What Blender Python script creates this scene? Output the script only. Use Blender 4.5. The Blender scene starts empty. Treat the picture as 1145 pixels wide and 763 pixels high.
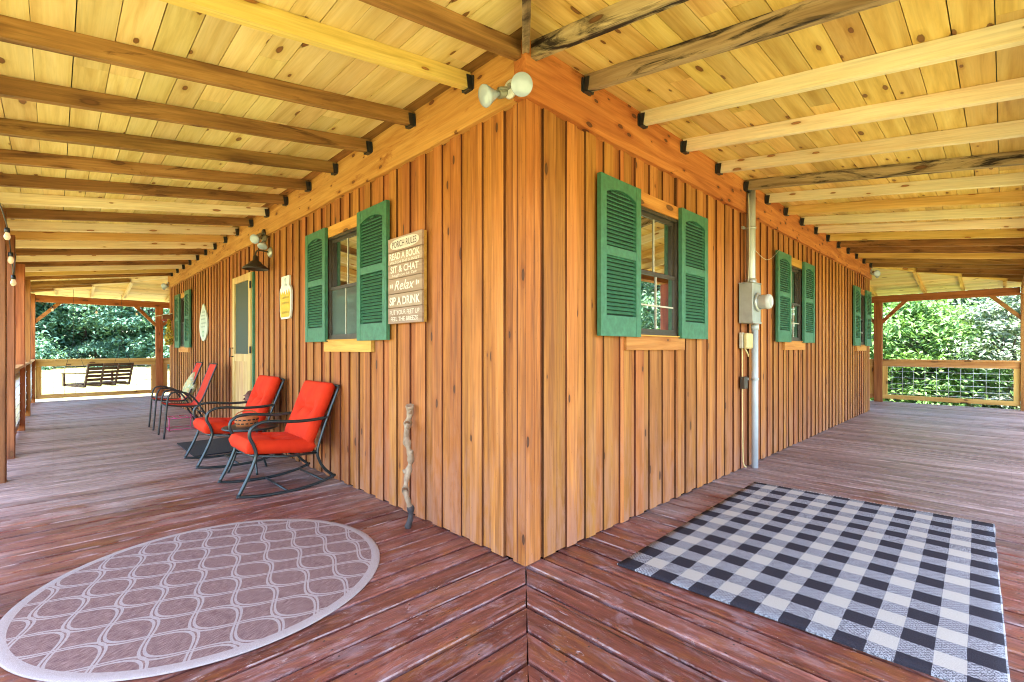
import bpy, bmesh, math, random
from mathutils import Vector, Matrix, noise as mnoise
random.seed(7)
R = math.radians
scene = bpy.context.scene
COL = scene.collection

# ------------------------------------------------------------------ helpers
class MB:
    """collects faces; build() links them as ONE mesh object"""
    def __init__(s): s.v = []; s.f = []; s.m = []; s.sm = []
    def add(s, verts, faces, mi=0, smooth=False):
        o = len(s.v); s.v += [tuple(p) for p in verts]
        for f in faces:
            s.f.append([i + o for i in f]); s.m.append(mi); s.sm.append(smooth)
    def box(s, x0, x1, y0, y1, z0, z1, mi=0, side=None):
        v = [(x0,y0,z0),(x1,y0,z0),(x1,y1,z0),(x0,y1,z0),(x0,y0,z1),(x1,y0,z1),(x1,y1,z1),(x0,y1,z1)]
        f = [(0,3,2,1),(4,5,6,7),(0,1,5,4),(1,2,6,5),(2,3,7,6),(3,0,4,7)]
        o = len(s.v); s.v += v
        for k, q in enumerate(f):
            s.f.append([i+o for i in q]); s.sm.append(False)
            s.m.append(side[k] if side else mi)
    def hexa(s, v, mi=0):
        s.add(v, [(0,3,2,1),(4,5,6,7),(0,1,5,4),(1,2,6,5),(2,3,7,6),(3,0,4,7)], mi)
    def prism(s, pts, fn, h0, h1, mi=0, mside=None):
        """outline pts (u,v) extruded h0..h1; fn(u,v,h)->xyz"""
        n = len(pts)
        s.add([fn(u,v,h0) for u,v in pts]+[fn(u,v,h1) for u,v in pts],
              [tuple(range(n))[::-1], tuple(range(n,2*n))], mi)
        o = len(s.v)-2*n
        for i in range(n):
            j = (i+1) % n
            s.f.append([o+i,o+j,o+n+j,o+n+i]); s.m.append(mi if mside is None else mside); s.sm.append(False)
    def tube(s, path, r, n=8, mi=0, caps=True, flat=1.0):
        P = [Vector(p) for p in path]; rings = []
        up = Vector((0,0,1))
        t0 = (P[1]-P[0]).normalized()
        a = t0.cross(up) if abs(t0.z) < .95 else t0.cross(Vector((0,1,0)))
        a.normalize()
        o = len(s.v)
        for i, p in enumerate(P):
            t = (P[min(i+1,len(P)-1)]-P[max(i-1,0)]).normalized()
            a = (a - t*a.dot(t)).normalized(); b = t.cross(a)
            rr = r[i] if isinstance(r, (list,tuple)) else r
            for k in range(n):
                an = 2*math.pi*k/n
                s.v.append(tuple(p + a*math.cos(an)*rr*flat + b*math.sin(an)*rr))
        for i in range(len(P)-1):
            for k in range(n):
                k2 = (k+1) % n
                s.f.append([o+i*n+k,o+i*n+k2,o+(i+1)*n+k2,o+(i+1)*n+k]); s.m.append(mi); s.sm.append(True)
        if caps:
            s.f.append([o+k for k in range(n)][::-1]); s.m.append(mi); s.sm.append(False)
            e = o+(len(P)-1)*n
            s.f.append([e+k for k in range(n)]); s.m.append(mi); s.sm.append(False)
    def lathe(s, prof, n=20, M=None, mi=0, smooth=True):
        """prof (r,z) turned about local z, then matrix M"""
        M = M or Matrix()
        o = len(s.v)
        for r, z in prof:
            for k in range(n):
                an = 2*math.pi*k/n
                s.v.append(tuple(M @ Vector((r*math.cos(an), r*math.sin(an), z))))
        for i in range(len(prof)-1):
            for k in range(n):
                k2 = (k+1) % n
                s.f.append([o+i*n+k,o+i*n+k2,o+(i+1)*n+k2,o+(i+1)*n+k]); s.m.append(mi); s.sm.append(smooth)
        for ring, rev in ((0,True),(len(prof)-1,False)):
            if prof[ring][0] > 1e-5:
                q = [o+ring*n+k for k in range(n)]
                s.f.append(q[::-1] if rev else q); s.m.append(mi); s.sm.append(False)
    def build(s, name, mats, parent=None, T=None, recalc=True, bevel=0):
        me = bpy.data.meshes.new(name)
        v = [tuple(T(*p)) for p in s.v] if T else s.v
        me.from_pydata(v, [], s.f)
        mats = mats if isinstance(mats, (list,tuple)) else [mats]
        for m in mats: me.materials.append(m)
        me.polygons.foreach_set('material_index', s.m)
        me.polygons.foreach_set('use_smooth', s.sm)
        if recalc or bevel:
            bm = bmesh.new(); bm.from_mesh(me)
            if bevel:
                bmesh.ops.bevel(bm, geom=bm.edges[:], offset=bevel, segments=1, affect='EDGES')
            bmesh.ops.recalc_face_normals(bm, faces=bm.faces[:])
            bm.to_mesh(me); bm.free()
        me.update()
        o = bpy.data.objects.new(name, me); COL.objects.link(o)
        if parent: o.parent = parent
        return o

def smooth_path(pts, k=6):
    P = [Vector(p) for p in pts]; out = []
    for i in range(len(P)-1):
        p0 = P[max(i-1,0)]; p1 = P[i]; p2 = P[i+1]; p3 = P[min(i+2,len(P)-1)]
        for j in range(k):
            t = j/k
            out.append(.5*((2*p1)+(p2-p0)*t+(2*p0-5*p1+4*p2-p3)*t*t+(3*p1-p0-3*p2+p3)*t**3))
    out.append(P[-1]); return out

def tag(o, label=None, cat=None, group=None, kind=None):
    if label: o['label'] = label
    if cat: o['category'] = cat
    if group: o['group'] = group
    if kind: o['kind'] = kind
    return o
def empty(name, loc=(0,0,0), rz=0, label=None, cat=None, group=None):
    o = bpy.data.objects.new(name, None); COL.objects.link(o)
    o.location = loc; o.rotation_euler = (0,0,rz); o.empty_display_size = .1
    return tag(o, label, cat, group)
def copy_tree(o, parent=None):
    c = o.copy(); COL.objects.link(c)
    if parent: c.parent = parent
    for ch in list(o.children): copy_tree(ch, c)
    return c
# wall frames: a along the wall from the corner, d outwards from the wall, z up
def WL(a, d, z): return (-d, a, z)
def WR(a, d, z): return (a, -d, z)

# ------------------------------------------------------------------ materials
class N:
    def __init__(s, name):
        s.m = bpy.data.materials.new(name); s.m.use_nodes = True
        s.t = s.m.node_tree; s.t.nodes.clear()
        s.out = s.n('ShaderNodeOutputMaterial')
    def n(s, ty, **kw):
        x = s.t.nodes.new(ty)
        for k, v in kw.items(): setattr(x, k, v)
        return x
    def l(s, a, b): s.t.links.new(a, b)
    def val(s, sock, v):
        if hasattr(v, 'is_linked') or isinstance(v, bpy.types.NodeSocket): s.l(v, sock)
        else: sock.default_value = v
    def math(s, op, a, b=None, c=None, clamp=False):
        x = s.n('ShaderNodeMath', operation=op, use_clamp=clamp)
        s.val(x.inputs[0], a)
        if b is not None: s.val(x.inputs[1], b)
        if c is not None: s.val(x.inputs[2], c)
        return x.outputs[0]
    def vmath(s, op, a, b=None):
        x = s.n('ShaderNodeVectorMath', operation=op)
        s.val(x.inputs[0], a)
        if b is not None: s.val(x.inputs[1], b)
        return x.outputs[0] if op not in ('LENGTH','DISTANCE') else x.outputs[1]
    def mix(s, f, a, b, blend='MIX'):
        x = s.n('ShaderNodeMix', data_type='RGBA', blend_type=blend)
        s.val(x.inputs[0], f)
        for sock, v in ((x.inputs[6], a), (x.inputs[7], b)):
            if isinstance(v, (tuple,list)): sock.default_value = (*v[:3], 1)
            else: s.l(v, sock)
        return x.outputs[2]
    def noise(s, vec, scale, detail=4, rough=.55, dist=0):
        x = s.n('ShaderNodeTexNoise'); s.l(vec, x.inputs['Vector'])
        x.inputs['Scale'].default_value = scale; x.inputs['Detail'].default_value = detail
        x.inputs['Roughness'].default_value = rough; x.inputs['Distortion'].default_value = dist
        return x.outputs[0]
    def ramp(s, f, stops, interp='LINEAR'):
        x = s.n('ShaderNodeValToRGB'); x.color_ramp.interpolation = interp
        e = x.color_ramp.elements
        while len(e) < len(stops): e.new(.5)
        for el, (p, c) in zip(e, stops):
            el.position = p; el.color = (*c[:3], 1) if isinstance(c, (tuple,list)) else (c,c,c,1)
        s.l(f, x.inputs[0]); return x.outputs[0]
    def rng(s, v, a, b, c=0., d=1.):
        x = s.n('ShaderNodeMapRange'); s.l(v, x.inputs[0])
        for i, q in enumerate((a,b,c,d)): x.inputs[i+1].default_value = q
        return x.outputs[0]
    def scale(s, vec, sc):
        return s.vmath('MULTIPLY', vec, sc)
    def pos(s): return s.n('ShaderNodeTexCoord').outputs['Object']
    def bsdf(s, color, rough=.6, metal=0, bump=None, bstr=.3, bdist=.01, spec=.5, **kw):
        b = s.n('ShaderNodeBsdfPrincipled')
        if isinstance(color, (tuple,list)): b.inputs['Base Color'].default_value = (*color[:3],1)
        else: s.l(color, b.inputs['Base Color'])
        s.val(b.inputs['Roughness'], rough); s.val(b.inputs['Metallic'], metal)
        b.inputs['Specular IOR Level'].default_value = spec
        for k, v in kw.items(): s.val(b.inputs[k], v)
        if bump is not None:
            bp = s.n('ShaderNodeBump'); bp.inputs['Strength'].default_value = bstr
            bp.inputs['Distance'].default_value = bdist; s.l(bump, bp.inputs['Height'])
            s.l(bp.outputs[0], b.inputs['Normal'])
        s.l(b.outputs[0], s.out.inputs['Surface']); return b

def grain_vec(g, axis, islands=True):
    p = g.pos()
    oi = g.n('ShaderNodeObjectInfo').outputs['Random']
    r = oi
    if islands:
        ri = g.n('ShaderNodeNewGeometry').outputs['Random Per Island']
        r = g.math('FRACT', g.math('ADD', oi, g.math('MULTIPLY', ri, 7.31)))
    else:
        ri = oi
    c = g.n('ShaderNodeCombineXYZ')
    g.l(g.math('MULTIPLY', r, 37.), c.inputs[0]); g.l(g.math('MULTIPLY', r, 61.), c.inputs[1]); g.l(g.math('MULTIPLY', r, 23.), c.inputs[2])
    return g.vmath('ADD', p, c.outputs[0]), r, p
def axv(axis, along, across):
    return tuple(along if 'XYZ'[i] == axis else across for i in range(3))

def wood(name, dark, mid, light, axis='X', islands=True, var=.35, huevar=.03, knots=.45, knotcol=(.09,.035,.012),
         rough=.62, bstr=.25, streak=.5, extra=None, spec=.3, knot_al=2.2, knot_ac=6.5, blotch=None):
    g = N(name)
    v, r, p = grain_vec(g, axis, islands)
    n1 = g.noise(g.scale(v, axv(axis, .7, 9.)), 1.5, 5, .6, .7)
    n2 = g.noise(g.scale(v, axv(axis, 2.2, 75.)), 1.2, 3, .6, .15)
    # knots: warped so that the grain bends round them
    sv = g.n('ShaderNodeSeparateXYZ'); g.l(v, sv.inputs[0]); ci = 'XYZ'.index(axis); oc = [i for i in range(3) if i != ci]
    cv = g.n('ShaderNodeCombineXYZ'); g.l(g.math('MULTIPLY', sv.outputs[ci], knot_al), cv.inputs[0])
    g.l(g.math('MULTIPLY', g.math('ADD', sv.outputs[oc[0]], sv.outputs[oc[1]]), knot_ac), cv.inputs[1]); vk = cv.outputs[0]
    vor = g.n('ShaderNodeTexVoronoi', voronoi_dimensions='2D'); g.l(vk, vor.inputs['Vector']); vor.inputs['Scale'].default_value = 1.
    sep = g.n('ShaderNodeSeparateColor'); g.l(vor.outputs['Color'], sep.inputs[0])
    keep = g.math('LESS_THAN', sep.outputs[0], knots)
    size = g.math('MULTIPLY_ADD', sep.outputs[1], .10, .045)
    dk = g.math('DIVIDE', g.math('ADD', vor.outputs['Distance'], g.math('MULTIPLY', g.math('SUBTRACT', n2, .5), .07)), size)
    core = g.math('MULTIPLY', keep, g.rng(dk, 1.05, .80), clamp=True)
    heart = g.rng(dk, .80, .45)
    halo = g.math('MULTIPLY', keep, g.rng(dk, 2.6, .9), clamp=True)
    nn = g.math('ADD', n1, g.math('MULTIPLY', halo, -.16))
    c = g.ramp(nn, [(.30, dark), (.5, mid), (.72, light)])
    c = g.mix(streak, c, g.ramp(n2, [(.25, .62), (.55, 1.), (.8, 1.12)]), 'MULTIPLY')
    h = g.n('ShaderNodeHueSaturation'); g.l(c, h.inputs['Color'])
    g.l(g.math('MULTIPLY_ADD', r, var, 1-var*.5), h.inputs['Value'])
    r2 = g.math('FRACT', g.math('MULTIPLY', r, 13.7))
    g.l(g.math('MULTIPLY_ADD', r2, huevar, .5-huevar*.5), h.inputs['Hue'])
    c = h.outputs[0]
    if blotch:      # long dark weather stains with a shape of their own
        bl = g.noise(g.scale(v, axv(axis, .8, 5.)), 1.3, 6, .7, 1.6)
        c = g.mix(g.rng(bl, blotch[1], blotch[1]+.1), c, blotch[0])
    if extra: c = extra(g, c, p, v, n1, n2, r)
    c = g.mix(g.math('MULTIPLY', core, .92), c, g.mix(heart, knotcol, tuple(q*1.6 for q in knotcol)))
    hgt = g.math('ADD', g.math('MULTIPLY', n2, .8), g.math('MULTIPLY', core, -.4))
    g.bsdf(c, rough, bump=hgt, bstr=bstr, bdist=.006, spec=spec)
    return g.m

M = {}
def siding_extra(g, c, p, v, n1, n2, r):
    # long drip marks and pinker patches towards the feet of the boards
    s = g.noise(g.scale(v, (16, 16, .55)), 1.4, 4, .65, .3)
    c = g.mix(g.rng(s, .54, .68, 0, .70), c, (.17,.052,.016))
    w = g.noise(g.scale(v, (9, 9, 2.2)), 1.3, 5, .7, .6)
    sp = g.n('ShaderNodeSeparateXYZ'); g.l(p, sp.inputs[0])
    low = g.math('MULTIPLY', g.rng(sp.outputs[2], 1.0, .0), g.rng(w, .42, .60))
    c = g.mix(g.math('MULTIPLY', low, .62), c, (.40,.19,.125))
    vor = g.n('ShaderNodeTexVoronoi'); g.l(g.scale(v, (15, 15, 2.9)), vor.inputs['Vector'])
    nail = g.rng(g.math('ADD', vor.outputs['Distance'], g.math('MULTIPLY', n2, .05)), .115, .07)
    return g.mix(g.math('MULTIPLY', nail, .75), c, (.05,.02,.008))
M['siding'] = wood('SidingBatten', (.29,.088,.016), (.41,.145,.031), (.52,.21,.054), 'Z', var=.32, huevar=.016, knots=.14, knotcol=(.05,.018,.008), rough=.58, streak=.85, bstr=.4, extra=siding_extra, knot_al=3.4, knot_ac=10)
M['siding_b'] = wood('SidingBoard', (.245,.072,.014), (.365,.122,.026), (.47,.18,.043), 'Z', var=.34, huevar=.018, knots=.14, knotcol=(.05,.018,.008), rough=.62, streak=.85, bstr=.4, extra=siding_extra, knot_al=3.4, knot_ac=10)
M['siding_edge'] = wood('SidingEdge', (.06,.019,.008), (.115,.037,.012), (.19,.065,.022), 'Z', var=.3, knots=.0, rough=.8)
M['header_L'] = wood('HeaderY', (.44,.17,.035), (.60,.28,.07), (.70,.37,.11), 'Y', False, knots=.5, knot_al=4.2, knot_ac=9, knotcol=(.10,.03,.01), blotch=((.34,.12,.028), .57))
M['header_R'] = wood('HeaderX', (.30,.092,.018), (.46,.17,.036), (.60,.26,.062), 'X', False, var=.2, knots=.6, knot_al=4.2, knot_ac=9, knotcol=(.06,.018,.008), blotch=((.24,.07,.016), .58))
M['trim_L'] = wood('TrimY', (.42,.17,.035), (.56,.26,.06), (.66,.34,.09), 'Y', knots=.2)
M['trim_R'] = wood('TrimX', (.40,.15,.03), (.54,.23,.05), (.64,.31,.08), 'X', knots=.2)
cd, cm, cl = (.60,.41,.145), (.74,.56,.24), (.82,.65,.335)
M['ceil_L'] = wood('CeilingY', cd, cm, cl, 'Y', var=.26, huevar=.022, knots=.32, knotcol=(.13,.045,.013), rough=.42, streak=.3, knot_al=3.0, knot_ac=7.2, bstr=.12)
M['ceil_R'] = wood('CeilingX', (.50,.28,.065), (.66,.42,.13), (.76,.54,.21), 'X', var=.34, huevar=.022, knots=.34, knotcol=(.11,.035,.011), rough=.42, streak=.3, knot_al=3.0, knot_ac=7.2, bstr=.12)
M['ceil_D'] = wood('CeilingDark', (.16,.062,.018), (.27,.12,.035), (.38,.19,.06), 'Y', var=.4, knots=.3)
M['raf_brown'] = wood('RafterBrown', (.16,.07,.02), (.28,.135,.04), (.43,.23,.08), 'X', False, var=.34, huevar=.02, knots=.4, streak=.8, blotch=((.11,.045,.014), .54))
M['raf_pale'] = wood('RafterPale', (.70,.53,.30), (.81,.67,.44), (.86,.75,.54), 'X', False, var=.14, knots=.40, knotcol=(.22,.085,.03), streak=.5, bstr=.4, knot_al=3.4, knot_ac=11)
M['raf_yellow'] = wood('RafterYellow', (.52,.30,.07), (.68,.43,.13), (.76,.53,.19), 'X', False, var=.2, knots=.45, knotcol=(.2,.07,.02))
M['raf_weather'] = wood('RafterWeathered', (.16,.085,.04), (.36,.24,.13), (.55,.40,.25), 'X', False, var=.2, knots=.4, blotch=((.022,.013,.011), .49))
M['post'] = wood('PostStain', (.13,.034,.016), (.21,.060,.027), (.30,.098,.045), 'Z', False, var=.25, knots=.3, rough=.6)
M['post_o'] = wood('PostOrange', (.22,.07,.016), (.34,.125,.03), (.46,.19,.05), 'Z', False, var=.3, knots=.35, rough=.6)
M['beam_Y'] = wood('BeamY', (.20,.068,.018), (.31,.115,.032), (.42,.175,.055), 'Y', False, var=.2, knots=.4)
M['beam_X'] = wood('BeamX', (.26,.085,.02), (.40,.145,.036), (.52,.21,.06), 'X', False, var=.2, knots=.4)
M['rail_X'] = wood('RailX', (.42,.19,.05), (.58,.31,.09), (.68,.40,.14), 'X', True, var=.2, knots=.3)
M['rail_Y'] = wood('RailY', (.42,.19,.05), (.58,.31,.09), (.68,.40,.14), 'Y', True, var=.2, knots=.3)
M['rail_Z'] = wood('RailZ', (.44,.20,.05), (.60,.32,.09), (.70,.42,.14), 'Z', True, var=.2, knots=.3)
M['door_wood'] = wood('DoorWood', (.46,.26,.10), (.60,.40,.17), (.68,.49,.24), 'Z', True, var=.15, knots=.1)
M['swing'] = wood('SwingWood', (.10,.06,.035), (.17,.11,.065), (.26,.18,.12), 'X', True, var=.3, knots=.2, rough=.75)
M['driftwood'] = wood('Driftwood', (.11,.065,.04), (.31,.205,.135), (.50,.38,.27), 'Z', False, knots=.7, knot_al=8, knot_ac=14, rough=.7, bstr=.6)

BW = .1425
def deck_mat(name, axis, edge=False):
    g = N(name)
    v, r, p = grain_vec(g, axis, True)
    n1 = g.noise(g.scale(v, axv(axis, .9, 12.)), 1.5, 6, .65, .5)
    n2 = g.noise(g.scale(v, axv(axis, 3., 85.)), 1.2, 3, .6, .1)
    red = g.ramp(n1, [(.28, (.095,.022,.016)), (.5, (.19,.052,.036)), (.75, (.31,.10,.068))])
    mo1 = g.noise(g.scale(p, axv(axis, 2.2, 4.5)), 1.9, 5, .7, .7)
    red = g.mix(g.rng(mo1, .52, .66, 0, .8), red, (.27,.085,.024))
    mo2 = g.noise(g.scale(v, axv(axis, 1.8, 6.)), 2.1, 6, .75, .9)
    red = g.mix(g.rng(mo2, .50, .63, 0, .8), red, (.30,.175,.175))
    grey = g.ramp(n1, [(.28, (.155,.098,.084)), (.5, (.285,.195,.175)), (.75, (.43,.325,.305))])
    # stain is worn away in patches and, further from the corner, nearly everywhere
    pat = g.noise(p, 1.15, 7, .68, .4)
    patf = g.noise(g.scale(p, axv(axis, 2., 9.)), 1.6, 6, .72, .6)
    d = g.vmath('DISTANCE', p, (-.75, -.75, 0))
    far = g.rng(d, 1.6, 5.2, -.20, .17 if axis == 'X' else .30)
    w = g.math('ADD', g.math('ADD', g.math('MULTIPLY', pat, .55), g.math('MULTIPLY', patf, .45)), far)
    sx_ = g.n('ShaderNodeSeparateXYZ'); g.l(p, sx_.inputs[0])
    w = g.math('ADD', w, g.rng(sx_.outputs[0 if axis == 'X' else 1], -.55, -.08, 0, .13))
    wear = g.rng(w, .47, .62)
    wear = g.math('MULTIPLY_ADD', g.math('SUBTRACT', r, .5), .26, wear, clamp=True)
    c = g.mix(wear, red, grey)
    c = g.mix(.6, c, g.ramp(n2, [(.25, .45), (.55, 1.), (.8, 1.3)]), 'MULTIPLY')
    mot = g.noise(g.scale(p, axv(axis, 3.5, 8.)), 2.2, 6, .75, .8)
    c = g.mix(.55, c, g.ramp(mot, [(.32, .45), (.52, 1.), (.70, 1.45)]), 'MULTIPLY')
    h = g.n('ShaderNodeHueSaturation'); g.l(c, h.inputs['Color'])
    g.l(g.math('MULTIPLY_ADD', r, .46, .77), h.inputs['Value']); c = h.outputs[0]
    sc = g.noise(g.scale(p, axv(axis, 5., 17.)), 2.6, 5, .75, .9)
    sc2 = g.noise(p, 1.7, 3, .5)
    scuff = g.math('MULTIPLY', g.rng(sc, .615, .67), g.rng(sc2, .40, .56))
    c = g.mix(g.math('MULTIPLY', scuff, .75), c, (.52,.41,.40))
    vs_ = g.n('ShaderNodeTexVoronoi'); g.l(g.scale(p, axv(axis, 14, 22)), vs_.inputs['Vector'])
    spk = g.n('ShaderNodeSeparateColor'); g.l(vs_.outputs['Color'], spk.inputs[0])
    dot = g.math('MULTIPLY', g.math('LESS_THAN', spk.outputs[0], .16), g.rng(g.math('ADD', vs_.outputs['Distance'], g.math('MULTIPLY', mot, .3)), .30, .22))
    c = g.mix(g.math('MULTIPLY', dot, .75), c, (.60,.47,.42))
    al = sx_.outputs[0 if axis == 'X' else 1]; ac = sx_.outputs[1 if axis == 'X' else 0]
    da = g.math('MULTIPLY', g.math('SUBTRACT', g.math('FRACT', g.math('ADD', g.math('DIVIDE', al, .406), 20.12)), .5), .406)
    fa = g.math('MULTIPLY', g.math('FRACT', g.math('ADD', g.math('DIVIDE', g.math('SUBTRACT', ac, .01), BW), 32.)), BW)
    db = g.math('SUBTRACT', g.math('ABSOLUTE', g.math('SUBTRACT', fa, BW/2)), .040)
    dd = g.math('SQRT', g.math('ADD', g.math('MULTIPLY', da, da), g.math('MULTIPLY', db, db)))
    c = g.mix(g.rng(dd, .0052, .0038), c, (.03,.024,.022))
    if edge:
        en = g.noise(g.scale(p, axv(axis, 3., 3.)), 1.6, 5, .7)
        c = g.mix(g.rng(en, .46, .62, .0, .75), c, (.46,.35,.33))
    cr = g.noise(g.scale(v, axv(axis, 1.1, 60.)), 1.0, 2, .5, .2)
    crack = g.rng(cr, .685, .72)
    c = g.mix(g.math('MULTIPLY', crack, .8), c, (.02,.010,.008))
    rough = g.math('MULTIPLY_ADD', wear, .08, .31 if not edge else .6)
    rough = g.math('ADD', rough, g.math('MULTIPLY', patf, .16))
    hgt = g.math('ADD', g.math('MULTIPLY', n2, .8), g.math('MULTIPLY', crack, -1.0))
    g.bsdf(c, rough, bump=hgt, bstr=.35 if not edge else .1, bdist=.006, spec=.5 if not edge else .15)
    return g.m
M['edge_X'] = deck_mat('DeckEdgeX', 'X', True); M['edge_Y'] = deck_mat('DeckEdgeY', 'Y', True)
M['deck_X'] = deck_mat('DeckX', 'X'); M['deck_Y'] = deck_mat('DeckY', 'Y')

def plain(name, col, rough=.5, metal=0, nscale=25, amount=.25, bstr=.0, spec=.5, **kw):
    g = N(name); p = g.pos()
    n = g.noise(p, nscale, 4, .6)
    c = g.mix(amount, tuple(col), g.ramp(n, [(.3,.45),(.7,1.35)]), 'MULTIPLY')
    g.bsdf(c, rough, metal, bump=n if bstr else None, bstr=bstr, bdist=.004, spec=spec, **kw)
    return g.m
M['green'] = plain('ShutterGreen', (.045,.165,.090), .5, nscale=22, amount=.5)
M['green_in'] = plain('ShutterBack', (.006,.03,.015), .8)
M['bronze'] = plain('WindowBronze', (.060,.045,.032), .4, .2)
M['black'] = plain('BlackIron', (.016,.017,.019), .42, .0, spec=.5)
M['chairframe'] = plain('ChairFrame', (.030,.042,.045), .30, .4, spec=.6)
M['white'] = plain('WhitePaint', (.72,.72,.70), .45)
M['greymetal'] = plain('MeterGrey', (.36,.38,.36), .45, .2, nscale=12)
M['pvc'] = plain('ConduitGrey', (.50,.54,.56), .4, nscale=7, amount=.2)
M['galv'] = plain('Galvanised', (.45,.47,.46), .42, .6, nscale=6)
M['cream'] = plain('CreamPlastic', (.62,.50,.22), .45)
M['tan'] = plain('TanPlastic', (.50,.46,.36), .5)
M['wire'] = plain('HogWire', (.62,.64,.66), .4, .5)
M['bulbglass'] = plain('FloodGlass', (.38,.44,.54), .12, amount=.05, spec=.6, **{'Coat Weight': .5})
M['socket'] = plain('SocketGrey', (.30,.29,.22), .5, .2)
M['pinkwire'] = plain('PinkWire', (.62,.05,.20), .4)
M['mat'] = plain('DoorMat', (.014,.014,.016), .95, nscale=120, amount=.6, bstr=.6)
M['roof'] = plain('RoofMetal', (.10,.16,.12), .4, .3)
M['dark'] = plain('DarkVoid', (.012,.010,.009), .9)
M['concrete'] = plain('PostFooting', (.3,.29,.27), .9)
def fabric(name, col, col2, sc=900, rough=.85, tr=0):
    g = N(name); p = g.pos()
    n = g.noise(p, 6, 3, .5); wv = g.n('ShaderNodeTexChecker'); g.l(p, wv.inputs[0]); wv.inputs['Scale'].default_value = sc
    c = g.mix(g.rng(n, .3, .7), col, col2)
    c = g.mix(.12, c, wv.outputs[1], 'MULTIPLY')
    g.bsdf(c, rough, bump=g.noise(p, 260, 2, .5), bstr=.15, bdist=.002, spec=.25, **{'Sheen Weight': .0})
    return g.m
M['red'] = fabric('RedCushion', (.58,.022,.004), (.72,.040,.006))
M['sling'] = fabric('RedSling', (.56,.035,.016), (.66,.052,.022))
M['pillow'] = None
g = N('PillowCloth'); p = g.pos()
vv = g.n('ShaderNodeTexVoronoi'); g.l(p, vv.inputs[0]); vv.inputs['Scale'].default_value = 14
g.bsdf(g.ramp(vv.outputs['Distance'], [(.25,(.62,.58,.42)),(.45,(.30,.44,.24)),(.6,(.60,.50,.24))]), .9); M['pillow'] = g.m

# glass of the windows: dark coated pane with a strong mirror image
g = N('WindowPane')
b1 = g.n('ShaderNodeBsdfPrincipled'); b1.inputs['Base Color'].default_value = (.012,.012,.010,1); b1.inputs['Roughness'].default_value = .05
b2 = g.n('ShaderNodeBsdfGlossy'); b2.inputs['Color'].default_value = (.80,.80,.76,1); b2.inputs['Roughness'].default_value = .006
mx = g.n('ShaderNodeMixShader'); mx.inputs[0].default_value = .74
g.l(b1.outputs[0], mx.inputs[1]); g.l(b2.outputs[0], mx.inputs[2]); g.l(mx.outputs[0], g.out.inputs[0]); M['pane'] = g.m
def screen_mat(name, a=.35):
    g = N(name); p = g.pos()
    ck = g.noise(p, 300, 1, .5)
    b1 = g.n('ShaderNodeBsdfPrincipled'); g.l(g.mix(g.rng(ck,.3,.7), (.030,.045,.032), (.055,.075,.055)), b1.inputs['Base Color']); b1.inputs['Roughness'].default_value = .6
    b2 = g.n('ShaderNodeBsdfGlossy'); b2.inputs['Color'].default_value = (.7,.72,.66,1); b2.inputs['Roughness'].default_value = .05
    mx = g.n('ShaderNodeMixShader'); mx.inputs[0].default_value = a
    g.l(b1.outputs[0], mx.inputs[1]); g.l(b2.outputs[0], mx.inputs[2]); g.l(mx.outputs[0], g.out.inputs[0]); return g.m
M['screen'] = screen_mat('InsectScreen', .045)
M['screenpane'] = screen_mat('ScreenedPane', .17)
g = N('BulbLit'); b = g.bsdf((.40,.30,.16), .2); b.inputs['Emission Color'].default_value = (1,.72,.36,1); b.inputs['Emission Strength'].default_value = .06; M['lit'] = g.m

def leaf_mat(name, a, b, c):
    g = N(name); geo = g.n('ShaderNodeNewGeometry').outputs['Random Per Island']
    p = g.pos(); n = g.noise(p, .9, 3, .6)
    f = g.math('ADD', g.math('MULTIPLY', geo, .6), g.math('MULTIPLY', n, .45))
    col = g.ramp(f, [(.15, a), (.5, b), (.88, c)])
    d = g.n('ShaderNodeBsdfPrincipled'); g.l(col, d.inputs['Base Color']); d.inputs['Roughness'].default_value = .45; d.inputs['Specular IOR Level'].default_value = .4
    tr = g.n('ShaderNodeBsdfTranslucent'); g.l(g.mix(.5, col, (.20,.34,.05)), tr.inputs[0])
    mx = g.n('ShaderNodeMixShader'); mx.inputs[0].default_value = .3
    g.l(d.outputs[0], mx.inputs[1]); g.l(tr.outputs[0], mx.inputs[2]); g.l(mx.outputs[0], g.out.inputs[0]); return g.m
M['leaf_a'] = leaf_mat('LeafDark', (.048,.130,.100), (.090,.215,.155), (.16,.30,.20))
M['leaf_b'] = leaf_mat('LeafMid', (.065,.155,.105), (.115,.245,.145), (.19,.34,.19))
M['leaf_c'] = leaf_mat('LeafBright', (.055,.135,.034), (.10,.22,.052), (.18,.32,.09))
M['leaf_d'] = leaf_mat('LeafPale', (.085,.13,.085), (.16,.21,.155), (.28,.33,.27))
M['bark'] = wood('Bark', (.045,.035,.028), (.09,.07,.055), (.16,.13,.11), 'Z', False, knots=.1, rough=.9, bstr=.8)

g = N('LawnGround'); p = g.pos()
n = g.noise(p, .35, 6, .6); n2 = g.noise(p, 14, 4, .7)
c = g.ramp(n, [(.3, (.15,.165,.055)), (.55, (.25,.235,.10)), (.75, (.34,.29,.16))])
c = g.mix(.5, c, g.ramp(n2, [(.3,.5),(.7,1.4)]), 'MULTIPLY')
g.bsdf(c, .95, bump=n2, bstr=.5, bdist=.05, spec=.1); M['lawn'] = g.m

# ------------------------------------------------------------------ camera
cam = bpy.data.cameras.new('camera'); co = bpy.data.objects.new('camera', cam); COL.objects.link(co)
CX, CY, CZ = -1.8634, -1.8239, 1.2
co.location = (CX, CY, CZ); co.rotation_euler = (R(90), 0, R(46.037-90))
cam.sensor_width = 36; cam.lens = 530.18/1145*36; cam.shift_y = (390.98-381.5)/1145
cam.clip_start = .02; cam.clip_end = 1000
scene.camera = co

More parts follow.
